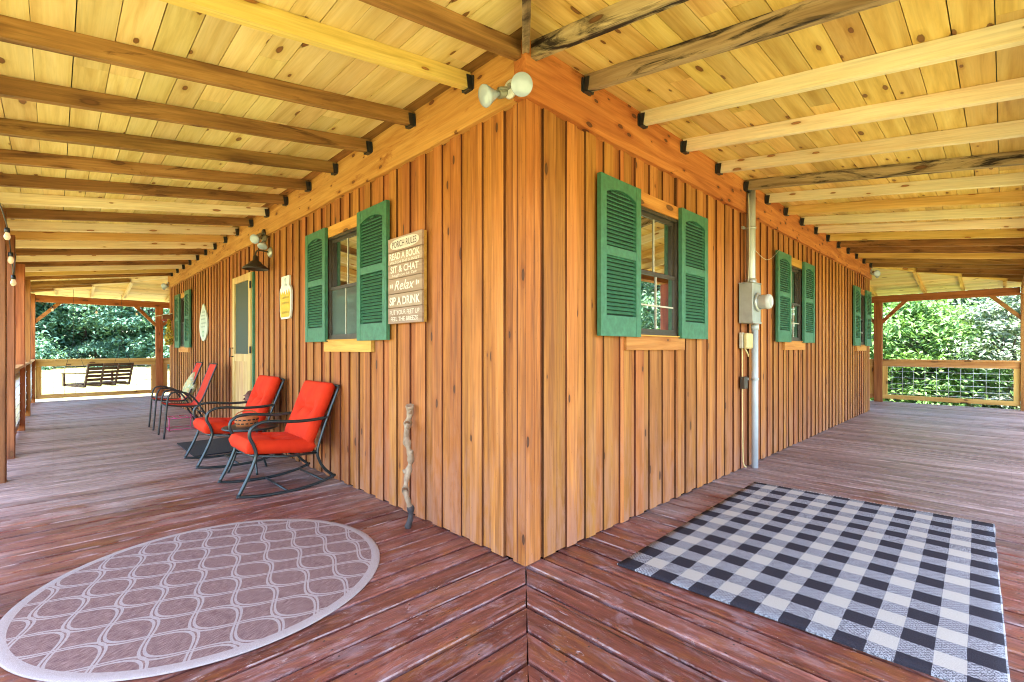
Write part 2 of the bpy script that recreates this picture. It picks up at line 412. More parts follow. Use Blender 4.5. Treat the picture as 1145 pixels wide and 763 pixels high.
# ------------------------------------------------------------------ setting
LW, RW = 11.23, 9.65          # wall lengths
PX, PY = -2.32, -2.22         # outer deck edges
EY, EX = 13.50, 11.98         # far deck edges
GZ = -.75
m = MB(); m.add([(-300,-300,0),(300,-300,0),(300,300,0),(-300,300,0)], [(0,1,2,3)])
lawn = m.build('lawn', M['lawn']); lawn.location.z = GZ
tag(lawn, 'sunlit pale grass lawn around the porch', 'lawn', kind='structure')

BW = .1425
def deck():
    m = MB()
    def board(poly, mi):
        dz = random.uniform(-.003, .003); tl = random.uniform(-.0018, .0018)
        top = [(x, y, dz + (tl if k in (1,2) else -tl)) for k, (x, y) in enumerate(poly)]
        bot = [(x, y, -.032) for x, y in poly]
        c = 8/len(poly); e = .0055; cxx = sum(q[0] for q in poly)/4; cyy = sum(q[1] for q in poly)/4
        lng = 0 if mi == 0 else 1
        inn = [(x-(e if lng else 0)*math.copysign(1, x-cxx), y-(0 if lng else e)*math.copysign(1, y-cyy), z) for x, y, z in top]
        top = [(x, y, z-.0045) for x, y, z in top]
        m.add(bot+top+inn, [(8,9,10,11),(0,1,5,4),(1,2,6,5),(2,3,7,6),(3,0,4,7)], mi)
        ee = mi+2 if random.random() < .45 else mi; o = len(m.v)-12
        for q in ((4,5,9,8),(5,6,10,9),(6,7,11,10),(7,4,8,11)):
            m.f.append([o+i for i in q]); m.m.append(ee); m.sm.append(False)
    gap = .017
    # boards square to the left wall (run along X)
    y = -BW*16 + .01
    while y < EY-.05:
        y0, y1 = y+random.uniform(.010,gap), y+BW-random.uniform(0,.004)
        if y1 > PY:
            e0, e1 = (min(0., y0), min(0., y1)) if y0 < 0 else (0.03, 0.03)
            if y0 > LW+.05: e0 = e1 = 0.0
            xo = PX+random.uniform(-.012,.012)
            if e0 > xo+.05:
                board([(xo,y0),(e0-.004,y0),(e1-.004,y1),(xo,y1)], 0)
        y += BW
    x = -BW*16 + .01
    while x < EX-.05:
        x0, x1 = x+random.uniform(.010,gap), x+BW-random.uniform(0,.004)
        e0, e1 = (min(0., x0), min(0., x1)) if x0 < 0 else (.03,.03)
        if x0 > RW+.05: e0 = e1 = 2.5
        yo = PY+random.uniform(-.012,.012)
        if e0 > yo+.05:
            board([(x0,yo),(x1,yo),(x1,e1-.004),(x0,e0-.004)], 1)
        x += BW
    # deck behind the house end
    x = .0
    while x < 3.2:
        board([(x+.004,LW+.05),(x+BW-.003,LW+.05),(x+BW-.003,EY),(x+.004,EY)], 1); x += BW
    return m.build('porch_deck', [M['deck_X'], M['deck_Y'], M['edge_X'], M['edge_Y']])
tag(deck(), 'worn red brown plank deck of the porch', 'deck', kind='structure')
m = MB()  # solid dark layer in place of joists, added to block light
m.box(PX+.03, .4, PY+.03, EY-.03, -.26, -.040); m.box(.4, EX-.03, PY+.03, 2.6, -.26, -.040)
m.box(.4, 3.3, LW-.3, EY-.03, -.26, -.040)
tag(m.build('deck_light_block', M['dark']), 'solid dark layer added under the deck boards to block light', 'deck', kind='structure')

# ------------------------------------------------------------------ the house
house = empty('house', (0,0,0), 0, 'wooden house with orange board and batten siding, green shutters and a wraparound porch roof', 'house')

WIN = {  # wall, glass a0,a1 (opening), z0,z1, shutters (a0,a1)x2, sill a0,a1
 'L1': ('L', 1.90, 2.58, 1.285, 2.245, (1.43,1.92), (2.57,3.05), (1.73,2.66)),
 'L2': ('L', 9.20, 9.80, 1.25, 2.235, (8.75,9.22), (9.79,10.26), (9.02,9.98)),
 'R1': ('R', 1.09, 1.73, 1.30, 2.235, (.63,1.11), (1.72,2.20), (.97,1.83)),
 'R2': ('R', 4.50, 5.07, 1.30, 2.235, (4.04,4.52), (5.06,5.54), (4.37,5.20)),
 'R3': ('R', 8.50, 9.04, 1.28, 2.21, (8.04,8.51), (9.03,9.50), (8.35,9.18)),
}
DOOR = (4.93, 5.84, 0, 2.21)
open_L = [(w[1],w[2],w[3],w[4]) for w in WIN.values() if w[0]=='L'] + [DOOR]
open_R = [(w[1],w[2],w[3],w[4]) for w in WIN.values() if w[0]=='R']
trims_L = [(w[7][0],w[7][1],w[3]-.105,w[3]) for w in WIN.values() if w[0]=='L'] + [(w[1]-.02,w[2]+.02,w[4],w[4]+.10) for w in WIN.values() if w[0]=='L']
trims_R = [(w[7][0],w[7][1],w[3]-.105,w[3]) for w in WIN.values() if w[0]=='R'] + [(w[1]-.02,w[2]+.02,w[4],w[4]+.10) for w in WIN.values() if w[0]=='R']

def strip_pieces(a0, a1, z0, z1, opens):
    cuts = sorted({a0, a1, *[q for o in opens for q in o[:2] if a0+.004 < q < a1-.004 and o[2] < z1]})
    for s0, s1 in zip(cuts, cuts[1:]):
        segs = [(z0, z1)]
        for o in opens:
            if o[0] < (s0+s1)/2 < o[1]:
                new = []
                for b, t in segs:
                    if o[3] <= b or o[2] >= t: new.append((b, t)); continue
                    if o[2] > b+.01: new.append((b, o[2]))
                    if o[3] < t-.01: new.append((o[3], t))
                segs = new
        for b, t in segs: yield s0, s1, b, t
def siding(T, L, first, opens, trims, corner):
    m = MB()
    # box(a0,a1,d0,d1,z0,z1) faces: bottom, top, d0, a1, d1, a0
    def strip(a0, a1, d, z0, z1, op, front):
        for s0, s1, b, t in strip_pieces(a0, a1, z0, z1, op):
            jz = random.uniform(0, .007) if b < .05 else 0
            j = random.uniform(-.0015, .0015)
            tl = random.uniform(-.0025,.0025) if front == 0 else 0
            v = [(s0,-.07,b+jz),(s1,-.07,b+jz),(s1,d+j+tl,b+jz),(s0,d+j-tl,b+jz),(s0,-.07,t),(s1,-.07,t),(s1,d+j+tl,t),(s0,d+j-tl,t)]
            o = len(m.v); m.v += v
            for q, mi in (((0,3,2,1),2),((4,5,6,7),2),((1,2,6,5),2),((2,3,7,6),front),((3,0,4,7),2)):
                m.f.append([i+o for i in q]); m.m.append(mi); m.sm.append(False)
    strip(0, corner, .0, .004, 2.60, opens, 0)
    a = first; prev = corner
    while a < L-.05:
        w = random.uniform(.093, .115); b = min(a+w, L)
        strip(prev+.001, a-.001, -.0140, .006, 2.60, opens, 1)
        strip(a, b, 0, .004, 2.59, opens+trims, 0)
        prev = b; a = b + random.uniform(.082, .104)
        a = a
    if prev < L-.01: strip(prev+.001, L, 0, .004, 2.60, opens, 0)
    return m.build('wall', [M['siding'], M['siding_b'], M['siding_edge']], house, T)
random.seed(3)
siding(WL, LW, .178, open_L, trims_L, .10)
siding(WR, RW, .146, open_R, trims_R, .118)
# the hidden rear walls, the core behind the siding and dark rooms behind the glass
m = MB(); m.box(.09, RW-.02, LW-.12, LW, -.2, 2.88); tag(m.build('wall', M['siding_b'], house))
m = MB(); m.box(RW-.12, RW, .09, LW-.13, -.2, 2.88); tag(m.build('wall', M['siding_b'], house))

# headers over the walls
def header(T, mat, a0, L):
    m = MB(); n = 40
    prev = None
    for i in range(n+1):
        a = a0+(L-a0)*i/n; d = .030+.003*math.sin(i*1.7)+random.uniform(-.001,.001)
        zb = 2.574+.004*math.sin(i*.9+1)+random.uniform(-.0015,.0015)
        ring = [(a,-.06,zb),(a,d,zb),(a,d,2.90),(a,-.06,2.90)]
        o = len(m.v); m.v += ring
        if prev is not None:
            for k in range(4):
                m.f.append([prev+k, prev+(k+1)%4, o+(k+1)%4, o+k]); m.m.append(0); m.sm.append(False)
        else: m.f.append([o,o+1,o+2,o+3]); m.m.append(0); m.sm.append(False)
        prev = o
    m.f.append([prev,prev+3,prev+2,prev+1]); m.m.append(0); m.sm.append(False)
    return m.build('header_beam', mat, house, T)
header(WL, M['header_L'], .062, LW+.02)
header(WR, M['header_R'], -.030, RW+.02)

# windows
def shutter_mesh(w, h):
    m = MB(); st = .062; t = .03
    zt, zb = h-.070, .135; zm = zb + (zt-zb)*.47
    m.box(0, st, 0, t, 0, h); m.box(w-st, w, 0, t, 0, h)
    m.box(st, w-st, .002, t-.002, 0, zb); m.box(st, w-st, .002, t-.002, zm, zm+.058)
    # arched top rail
    n = 12; us = [st+(w-2*st)*i/n for i in range(n+1)]
    def arch(u): return zt-.036*((2*(u-w/2)/(w-2*st))**2)
    pts = [(u, arch(u)) for u in us] + [(w-st, h), (st, h)]
    m.prism(pts, lambda u, v, d: (u, d, v), .002, t-.002)
    # raised rim just inside each opening
    for z0, z1 in ((zb, zm), (zm+.058, zt-.036)):
        z = z0+.012
        while z < z1 + (.036 if z1 > zm+.1 else 0) - .008:
            zz = z
            wd = 0
            if zz+.02 > zt-.036:       # slats under the arch get shorter
                uu = math.sqrt(max(0, (zt-(zz+.018))/.036)); wd = (1-min(1,uu))*(w-2*st)/2
            m.hexa([(st+wd,.006,zz+.018),(w-st-wd,.006,zz+.018),(w-st-wd,.020,zz),(st+wd,.020,zz),
                    (st+wd,.009,zz+.021),(w-st-wd,.009,zz+.021),(w-st-wd,.025,zz+.004),(st+wd,.025,zz+.004)])
            z += .0262
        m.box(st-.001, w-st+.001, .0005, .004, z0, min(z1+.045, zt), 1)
    return m
def window(key):
    wl, a0, a1, z0, z1, s1, s2, sl = WIN[key]
    T = WL if wl == 'L' else WR; TM = M['trim_L'] if wl == 'L' else M['trim_R']
    m = MB()   # frame with a recessed jamb
    f = .022
    for b in ((a0,a0+f,z0,z1),(a1-f,a1,z0,z1)): m.box(b[0],b[1],-.055,.012,b[2],b[3])
    m.box(a0+f,a1-f,-.055,.012,z1-f,z1); m.box(a0+f,a1-f,-.055,.014,z0,z0+f)
    fr = m.build('window', M['bronze'], house, T)
    zm = (z0+z1)/2-.01
    m = MB()   # lower sash stands in front of the upper
    for q0, q1, d0, d1 in ((zm-.02, z1-f, -.034, -.014), (z0+f, zm+.022, -.0125, .006)):
        w = .022
        m.box(a0+f,a0+f+w,d0,d1,q0,q1); m.box(a1-f-w,a1-f,d0,d1,q0,q1)
        m.box(a0+f+w,a1-f-w,d0,d1,q0,q0+w+.008); m.box(a0+f+w,a1-f-w,d0,d1,q1-w-.006,q1)
    m.build('sash', M['bronze'], fr, T)
    m = MB(); am = (a0+a1)/2
    m.box(am-.006, am+.006, -.0225, -.018, zm+.02, z1-f-.02, 0)
    m.box(am-.006, am+.006, -.0045, .000, z0+f+.02, zm-.01, 0)
    if wl == 'R': m.box(a0+f+.03, a1-f-.03, -.0047, -.0002, (z0+zm)/2-.006, (z0+zm)/2+.006, 0)
    m.build('muntin', M['tan'], fr, T)
    m = MB(); m.box(a0+f, a1-f, -.030, -.024, zm, z1-f); m.build('pane', M['pane'], fr, T)
    m = MB(); m.box(a0+f, a1-f, -.0105, -.006, z0+f, zm); m.build('pane', M['pane' if wl == 'R' else 'screenpane'], fr, T)
    m = MB(); m.box(sl[0], sl[1], -.01, .022, z0-.105, z0-.003); m.box(sl[0]-.008, sl[1]+.008, -.01, .035, z0-.003, z0+.006)
    m.build('sill_board', TM, fr, T)
    m = MB(); m.box(a0-.02, a1+.02, -.01, .020, z1+.002, z1+.10); m.build('head_board', TM, fr, T)
    for s in (s1, s2):
        sm = shutter_mesh(s[1]-s[0], z1-z0+.105)
        TT = (lambda a, d, z, T=T, s=s: T(a+s[0], d+.022, z+z0-.012))
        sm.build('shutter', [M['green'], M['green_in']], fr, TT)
for k in WIN: window(k)

# screen door in the left wall
a0, a1, _, z1 = DOOR
m = MB()
m.box(a0+.045, a0+.145, 0.0, .032, .03, z1); m.box(a1-.10, a1, .0, .032, .03, z1)
m.box(a0+.145, a1-.10, .0, .030, z1-.09, z1); m.box(a0+.145, a1-.10, .0, .030, 1.04, 1.14); m.box(a0+.145, a1-.10, .0, .030, .03, .16)
x = a0+.145
while x < a1-.11:
    m.box(x+.002, x+.066, .004, .018, .16, 1.04); x += .07
door = m.build('screen_door', M['door_wood'], house, WL)
m = MB(); m.box(a0+.145, a1-.10, .010, .014, 1.14, z1-.09); m.build('screen', M['screen'], door, WL)
m = MB(); m.tube([(a1-.05,.035,1.22),(a1-.05,.075,1.22),(a1-.05,.075,1.10),(a1-.05,.035,1.10)], .008); m.build('handle', M['black'], door, WL)
for z in (.35, 1.15, 2.0):
    m = MB(); m.box(a0+.03, a0+.075, .028, .040, z, z+.09); m.build('hinge', M['black'], door, WL)
m = MB(); m.box(a0, a0+.043, -.05, .012, .0, z1+.0); m.box(a0, a1, -.06, -.045, 0, z1)
m.build('door_jamb', M['green'], house, WL)

# ceilings: boards parallel to the walls, sloping down outwards
SL = .145; ZC = 2.89; CW = .140
def cz(k): return ZC - SL*k
def ceiling():
    m = MB()
    def plane(lo, hi, mapf, mi, kmax=2.78):
        k = -.02
        while k < kmax:
            k0, k1 = k, k+CW-random.uniform(.002,.006)
            s = lo(k)-.15-random.uniform(0,1.2); end = hi(k1)
            while s < end:
                e = s+random.choice((1.27,1.9,2.54,2.54,3.17))
                A = [max(s,lo(k0)), min(e-.002,hi(k0)), min(e-.002,hi(k1)), max(s,lo(k1))]
                s0 = s; s = e
                if A[1]-A[0] < .02 and A[2]-A[3] < .02: continue
                if A[1] < A[0]: A[1] = A[0]
                if A[2] < A[3]: A[2] = A[3]
                dz = random.uniform(0,.003)
                P = [(A[0],k0),(A[1],k0),(A[2],k1),(A[3],k1)]
                vb = [(*mapf(a,kk), cz(kk)+dz) for a, kk in P]; vt = [(x,y,z+.02) for x,y,z in vb]
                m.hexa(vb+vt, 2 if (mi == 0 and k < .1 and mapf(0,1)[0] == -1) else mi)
            k += CW
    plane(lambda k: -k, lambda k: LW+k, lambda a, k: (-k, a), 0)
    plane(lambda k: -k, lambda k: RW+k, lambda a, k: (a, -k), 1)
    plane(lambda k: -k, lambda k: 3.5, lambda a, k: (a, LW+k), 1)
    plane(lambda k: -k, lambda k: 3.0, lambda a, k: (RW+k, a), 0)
    return m.build('porch_ceiling', [M['ceil_L'], M['ceil_R'], M['ceil_D']], house)
random.seed(11)
ceiling()
# metal roof above everything (keeps sun and sky off the ceiling)
m = MB(); K = 2.82
xs0, xs1, ys0, ys1 = -K, RW+K, -K, LW+K; zz = cz(K)+.045
ri = 4.6; zr = ZC+1.35
B = [(xs0,ys0,zz),(xs1,ys0,zz),(xs1,ys1,zz),(xs0,ys1,zz)]
I = [(-.0,-.0,ZC+.05),(RW,0,ZC+.05),(RW,LW,ZC+.05),(0,LW,ZC+.05)]
Rg = [(ri,ri,zr),(RW-ri,ri,zr),(RW-ri,LW-ri,zr),(ri,LW-ri,zr)]
V = B+I+Rg; F = []
for i in range(4):
    j = (i+1)%4
    F += [(i,j,4+j,4+i),(4+i,4+j,8+j,8+i)]
F.append((8,9,10,11)); m.add(V, F)
m.build('roof', M['roof'], house, recalc=False)

# rafters (each its own part, metal hanger its sub-part)
def rafter(p0, p1, mat, w=.045, h=.092, hanger=True, wob=.003):
    p0 = Vector(p0); p1 = Vector(p1); L = (p1-p0).length
    m = MB(); n = 14; prev = None
    sd = random.uniform(0, 100)
    for i in range(n+1):
        x = L*i/n
        def j(k): return wob*mnoise.noise(Vector((x*1.7, k*7.3, sd)))*1.6
        ring = [(x,-w/2+j(1),0+j(2)),(x,w/2+j(3),0+j(4)),(x,w/2+j(3),h),(x,-w/2+j(1),h)]
        o = len(m.v); m.v += ring
        if prev is not None:
            for k in range(4):
                m.f.append([prev+k,prev+(k+1)%4,o+(k+1)%4,o+k]); m.m.append(0); m.sm.append(False)
        else: m.f.append([o,o+1,o+2,o+3]); m.m.append(0); m.sm.append(False)
        prev = o
    m.f.append([prev,prev+1,prev+2,prev+3]); m.m.append(0); m.sm.append(False)
    ob = m.build('rafter', M[mat], house)
    d = (p1-p0).normalized(); y = Vector((0,0,1)).cross(d).normalized(); z = d.cross(y)
    ob.matrix_local = Matrix(((d.x,y.x,z.x,p0.x),(d.y,y.y,z.y,p0.y),(d.z,y.z,z.z,p0.z),(0,0,0,1)))
    if hanger:
        m = MB(); e = .006
        m.box(-.005,.038,-w/2-.010,-w/2-e+.001,-.006,h*.8); m.box(-.005,.038,w/2+e-.001,w/2+.010,-.006,h*.8)
        m.box(-.005,.038,-w/2-.010,w/2+.010,-.014,-.006)
        m.box(-.006,.003,-w/2-.024,-w/2-.006,-.012,h*.75); m.box(-.006,.003,w/2+.006,w/2+.024,-.012,h*.75)
        m.build('rafter_hanger', M['black'], ob)
    return ob
ZB = 2.797; OUT = 2.66
random.seed(5)
left_m = ['raf_yellow','raf_brown','raf_brown','raf_brown','raf_brown','raf_brown','raf_pale','raf_brown','raf_pale','raf_yellow','raf_pale','raf_brown','raf_pale','raf_brown','raf_pale','raf_yellow','raf_brown','raf_pale']
ys = [.45,1.10,1.73,2.36,2.99] + [3.63+.635*i for i in range(13)]
def zb(k): return ZB-SL*k
rafter((-.0,.025,ZB+.0), (-OUT,.025,zb(OUT)), 'raf_brown', hanger=False)
for y, mt in zip(ys, left_m):
    if y < LW-.02: rafter((-.031,y,zb(.031)), (-OUT,y,zb(OUT)), mt)
right_m = ['raf_weather','raf_pale','raf_pale','raf_pale','raf_weather','raf_pale','raf_yellow','raf_pale','raf_pale','raf_yellow','raf_brown','raf_brown','raf_yellow','raf_brown','raf_brown']
xs = [.50,1.14,1.78,2.44,3.10] + [3.70+.64*i for i in range(11)]
rafter((.03,-.0,ZB), (.03,-OUT,zb(OUT)), 'raf_weather', hanger=False)
for x, mt in zip(xs, right_m):
    if x < RW-.02: rafter((x,-.031,zb(.031)), (x,-OUT,zb(OUT)), mt)
# hips and the jack rafters that die into them
hz = zb(OUT)+.01
rafter((-.02,-.02,ZB+.012), (-OUT,-OUT,hz), 'raf_weather', w=.04, h=.085, hanger=False)
rafter((-.02,LW+.02,ZB+.012), (-OUT,LW+OUT,hz), 'raf_pale', w=.04, h=.085, hanger=False)
rafter((RW+.02,-.02,ZB+.012), (RW+OUT,-OUT,hz), 'raf_yellow', w=.04, h=.085, hanger=False)
for t in (.62,1.24,1.86):
    rafter((-t-.02,-t+.02,zb(t)), (-OUT,-t+.02,zb(OUT)), 'raf_brown', hanger=False)
    rafter((-t+.02,-t-.02,zb(t)), (-t+.02,-OUT,zb(OUT)), 'raf_weather', hanger=False)
    rafter((-t-.02,LW+t-.02,zb(t)), (-OUT,LW+t-.02,zb(OUT)), 'raf_brown', hanger=False)
    rafter((-t+.02,LW+t+.02,zb(t)), (-t+.02,LW+OUT,zb(OUT)), 'raf_pale', hanger=False)
    rafter((RW+t-.02,-t-.02,zb(t)), (RW+t-.02,-OUT,zb(OUT)), 'raf_brown', hanger=False)
    rafter((RW+t+.02,-t+.02,zb(t)), (RW+OUT,-t+.02,zb(OUT)), 'raf_yellow', hanger=False)
for t in (.3,.94,1.58):
    rafter((t,LW+.031,zb(.031)), (t,LW+OUT,zb(OUT)), 'raf_pale')
    rafter((RW+.031,t,zb(.031)), (RW+OUT,t,zb(OUT)), 'raf_yellow')

# posts, beams and knee braces
PXC, PYC, EYC, EXC = -2.255, -2.13, 13.40, 11.87
zt = 2.30
def post(x, y, mat='post', w=.15, top=None, bot=-.3):
    if top is None: top = 2.458 if abs(x-PXC) < .01 else zt
    m = MB(); h = w/2; n = 10; prev = None
    s = random.uniform(0,50)
    for i in range(n+1):
        z = bot+(top-bot)*i/n; q = .003*mnoise.noise(Vector((z*2,s,0)))
        c = .006
        ring = [(x-h+c+q,y-h,z),(x+h-c+q,y-h,z),(x+h+q,y-h+c,z),(x+h+q,y+h-c,z),(x+h-c+q,y+h,z),(x-h+c+q,y+h,z),(x-h+q,y+h-c,z),(x-h+q,y-h+c,z)]
        o = len(m.v); m.v += ring
        if prev is not None:
            for k in range(8):
                m.f.append([prev+k,prev+(k+1)%8,o+(k+1)%8,o+k]); m.m.append(0); m.sm.append(False)
        prev = o
    return m.build('porch_post', M[mat], house, recalc=True)
post_y = [4.47, 5.80, 8.28, 10.45, EYC]
mats = ['post','post','post_o','post_o','post_o']
for y, mt in zip(post_y, mats): post(PXC, y, mt)
post(PXC, 1.4, 'post'); post(PXC, PYC, 'post')
post(.09, EYC, 'post_o'); post(2.6, EYC, 'post_o')
for x in (2.4, 5.6, 8.8): post(x, PYC, 'post')
post(EXC, PYC, 'post_o'); post(EXC, .19, 'post_o'); post(EXC, 2.4, 'post_o')
m = MB(); m.box(PXC-.155, PXC-.0785, PYC-.07, EYC+.07, zt, 2.462); m.build('porch_beam', M['beam_Y'], house, bevel=.004)
m = MB(); m.box(PXC+.078, EXC-.075, PYC-.07, PYC+.07, zt, 2.462); m.build('porch_beam', M['beam_X'], house, bevel=.004)
m = MB(); m.box(PXC+.078, 3.3, EYC-.06, EYC+.06, zt-.02, 2.43); m.build('porch_beam', M['beam_X'], house, bevel=.004)
m = MB(); m.box(EXC-.06, EXC+.06, PYC+.075, 2.9, zt-.02, 2.43); m.build('porch_beam', M['beam_Y'], house, bevel=.004)
def brace(x, y, dx, dy, mat):
    m = MB(); t = .035; L = .42
    px, py = -dy, dx
    def P(u, v, w): return (x+dx*u+px*w, y+dy*u+py*w, v)
    m.prism([(.07,zt-L-.10),(.07,zt-L),(L-.0,zt-.021),(L+.10,zt-.021)], P, -t, t)
    m.build('knee_brace', M[mat], house)
brace(PXC, EYC, 1, 0, 'beam_X'); brace(.09, EYC, -1, 0, 'beam_X'); brace(.09, EYC, 1, 0, 'beam_X')
brace(EXC, PYC, 0, 1, 'beam_Y'); brace(EXC, .19, 0, -1, 'beam_Y'); brace(EXC, .19, 0, 1, 'beam_Y')

# ------------------------------------------------------------------ railings
def railing(axis, fixed, a0, a1, label, top=.98, group='porch railings with wire mesh panels'):
    r = empty('porch_railing', ((a0+a1)/2 if axis=='X' else fixed, fixed if axis=='X' else (a0+a1)/2, 0), 0, label, 'railing', group)
    T = (lambda a, d, z: (a-(a0+a1)/2, d, z)) if axis == 'X' else (lambda a, d, z: (d, a-(a0+a1)/2, z))
    RM = M['rail_X'] if axis == 'X' else M['rail_Y']
    m = MB(); m.box(a0, a1, -.07, .07, top-.035, top); m.box(a0+.002, a1-.002, -.022, .022, top-.165, top-.037); m.build('top_rail', RM, r, T)
    m = MB(); m.box(a0+.002, a1-.002, -.022, .022, .075, .17); m.build('bottom_rail', RM, r, T)
    for s in (a0+.002, a1-.092):
        m = MB(); m.box(s, s+.09, -.020, .020, .172, top-.167); m.build('stile', M['rail_Z'], r, T)
    m = MB(); w = .0042
    z = .19
    x = a0+.10
    while x < a1-.09:
        m.tube([(x,.024,.12),(x,.024,top-.10)], w, 5); x += .19
    for z in (.20,.31,.43,.56,.70,.81): m.tube([(a0+.03,.028,z),(a1-.03,.028,z)], w, 5)
    m.build('wire_mesh', M['wire'], r, T)
h = .076
railing('X', EYC, PXC+h, .09-h, 'porch railing with wire mesh at the far left end, behind the hanging swing')
railing('X', EYC, .09+h, 2.6-h, 'short piece of railing seen between the far left post and the house corner')
railing('Y', EXC, PYC+h, .19-h, 'porch railing with wire mesh at the far right end in front of the bushes')
railing('Y', EXC, .19+h, 2.4-h, 'short piece of railing between the far right post and the house corner')
railing('Y', PXC, 5.80+h, 8.28-h, 'side railing between the two nearest full posts along the left edge')
railing('Y', PXC, 8.28+h, 10.45-h, 'middle side railing along the left edge of the porch')
railing('Y', PXC, 10.45+h, EYC-h, 'farthest side railing along the left edge, reaching the corner post')

EXPOSURE = 3.4
RUG_ROT = -25
# ------------------------------------------------------------------ rugs and mat
g = N('RoundRug'); p = g.pos()
sp = g.n('ShaderNodeSeparateXYZ')
mp = g.n('ShaderNodeMapping'); g.l(p, mp.inputs[0]); mp.inputs['Rotation'].default_value = (0,0,R(RUG_ROT))
g.l(mp.outputs[0], sp.inputs[0]); X, Y = sp.outputs[0], sp.outputs[1]
px_, q_ = .20, .50
def fam(sign, ph):
    w = g.math('MULTIPLY', g.math('SINE', g.math('MULTIPLY', Y, 2*math.pi/q_)), sign*.46)
    t = g.math('ADD', g.math('ADD', g.math('DIVIDE', X, px_), w), ph)
    d = g.math('ABSOLUTE', g.math('SUBTRACT', g.math('FRACT', t), .5))
    a = g.math('LESS_THAN', g.math('ABSOLUTE', g.math('SUBTRACT', d, .052)), .033)
    return a
wv = g.noise(g.scale(p, (1,1,1)), 420, 2, .6)
lines = g.math('MAXIMUM', fam(1, 0), fam(-1, 0))
rad = g.vmath('LENGTH', g.vmath('MULTIPLY', p, (1,1,0)))
border = g.math('GREATER_THAN', rad, .775)
thread = g.noise(g.scale(mp.outputs[0], (18, 130, 1)), 1.5, 4, .75)
ground = g.ramp(thread, [(.3,(.095,.045,.042)),(.5,(.225,.130,.118)),(.72,(.42,.28,.25))])
f = g.math('MAXIMUM', lines, border)
c = g.mix(f, ground, g.mix(g.rng(wv,.35,.65), (.32,.25,.235), (.46,.38,.355)))
g.bsdf(c, .92, bump=g.math('ADD', g.math('MULTIPLY', f, .8), wv), bstr=.5, bdist=.003, spec=.15); M['rug_round'] = g.m
m = MB(); n = 96; r0 = .822
prof = [(0.001,.008),(.4,.008),(.79,.008),(r0-.006,.0075),(r0,.004),(r0,.0008)]
m.lathe(prof, n)
o = m.build('round_rug', M['rug_round']); o.location = (-1.234, 1.069, .003)
tag(o, 'round mauve rug with cream trellis pattern and cream border on the deck', 'rug')

g = N('CheckRug'); p = g.pos(); sp = g.n('ShaderNodeSeparateXYZ'); g.l(p, sp.inputs[0])
jx = g.noise(g.scale(p,(3,3,3)), 1.0, 2); X = g.math('ADD', sp.outputs[0], g.math('MULTIPLY', g.math('SUBTRACT', jx, .5), .012))
Y = g.math('ADD', sp.outputs[1], g.math('MULTIPLY', g.math('SUBTRACT', g.noise(p, 2.2, 2), .5), .012))
CKX, CKY = .2220, .2000
sx = g.math('LESS_THAN', g.math('FRACT', g.math('DIVIDE', X, CKX)), .5)
sy = g.math('LESS_THAN', g.math('FRACT', g.math('DIVIDE', g.math('MULTIPLY', Y, -1.), CKY)), .53)
wv1 = g.noise(g.scale(p, (170, 420, 1)), 1., 2, .6); wv2 = g.noise(g.scale(p, (420, 170, 1)), 1., 2, .6)
dark = g.mix(g.rng(wv1,.3,.7), (.018,.015,.020), (.050,.043,.052))
lite = g.mix(g.rng(wv2,.3,.7), (.38,.34,.295), (.56,.505,.43))
both = g.math('MULTIPLY', sx, sy); one = g.math('SUBTRACT', g.math('MAXIMUM', sx, sy), both)
tw = g.n('ShaderNodeTexChecker'); g.l(g.scale(p,(1,1,0)), tw.inputs[0]); tw.inputs['Scale'].default_value = 95
twn = g.math('GREATER_THAN', g.math('ADD', g.noise(p, 230, 2, .6), g.math('MULTIPLY', tw.outputs[1], .10)), .55)
mid = g.mix(twn, (.10,.09,.10), (.40,.39,.40))
c = g.mix(both, g.mix(one, lite, mid), dark)
bmp = g.math('ADD', wv1, wv2)
g.bsdf(c, .95, bump=bmp, bstr=.7, bdist=.004, spec=.1); M['rug_check'] = g.m
m = MB(); nx, ny = 48, 32; L_, W_ = 2.27, 1.51
vs = []
for i in range(nx+1):
    for j in range(ny+1):
        x = L_*i/nx; y = -W_*j/ny
        sh = -.028*y/1.5*0
        e = .006*mnoise.noise(Vector((x*3, 0, 1))) if j in (0, ny) else 0
        e2 = .006*mnoise.noise(Vector((0, y*3, 4))) if i in (0, nx) else 0
        z = .0085+.0045*mnoise.noise(Vector((x*2.3, y*2.3, 7)))+.016*max(0,1-math.hypot(x,y+W_)/.16)**2
        if i in (0,nx) or j in (0,ny): z += .001
        vs.append((x+e2 + .035*(-y)/1.5, y+e, z))
fs = [(i*(ny+1)+j, (i+1)*(ny+1)+j, (i+1)*(ny+1)+j+1, i*(ny+1)+j+1) for i in range(nx) for j in range(ny)]
m.add(vs, fs, smooth=True)
ring = [i*(ny+1) for i in range(nx+1)] + [nx*(ny+1)+j for j in range(1,ny+1)] + [i*(ny+1)+ny for i in range(nx-1,-1,-1)] + [j for j in range(ny-1,0,-1)]
o0 = len(m.v); m.v += [(m.v[i][0], m.v[i][1], .0005) for i in ring]
for k in range(len(ring)):
    k2 = (k+1) % len(ring); m.f.append([ring[k], ring[k2], o0+k2, o0+k]); m.m.append(0); m.sm.append(False)
rug = m.build('checked_rug', M['rug_check']); rug.location = (.385, -.335, .003); rug.rotation_euler.z = R(1.6)
tag(rug, 'rectangular black and white buffalo check rug on the deck', 'rug')
m = MB(); rndj = random.Random(4)
for k in range(75):     # white fringe loops on the far end
    y = -W_*(k+.5)/75; x = L_+.035*(-y)/1.5
    l = rndj.uniform(.008,.02)
    m.tube([(x-.004,y,.006),(x+l*.6,y+rndj.uniform(-.004,.004),.007),(x+l,y+rndj.uniform(-.006,.006),.003)], .0035, 5)
m.build('fringe', M['white'], rug)
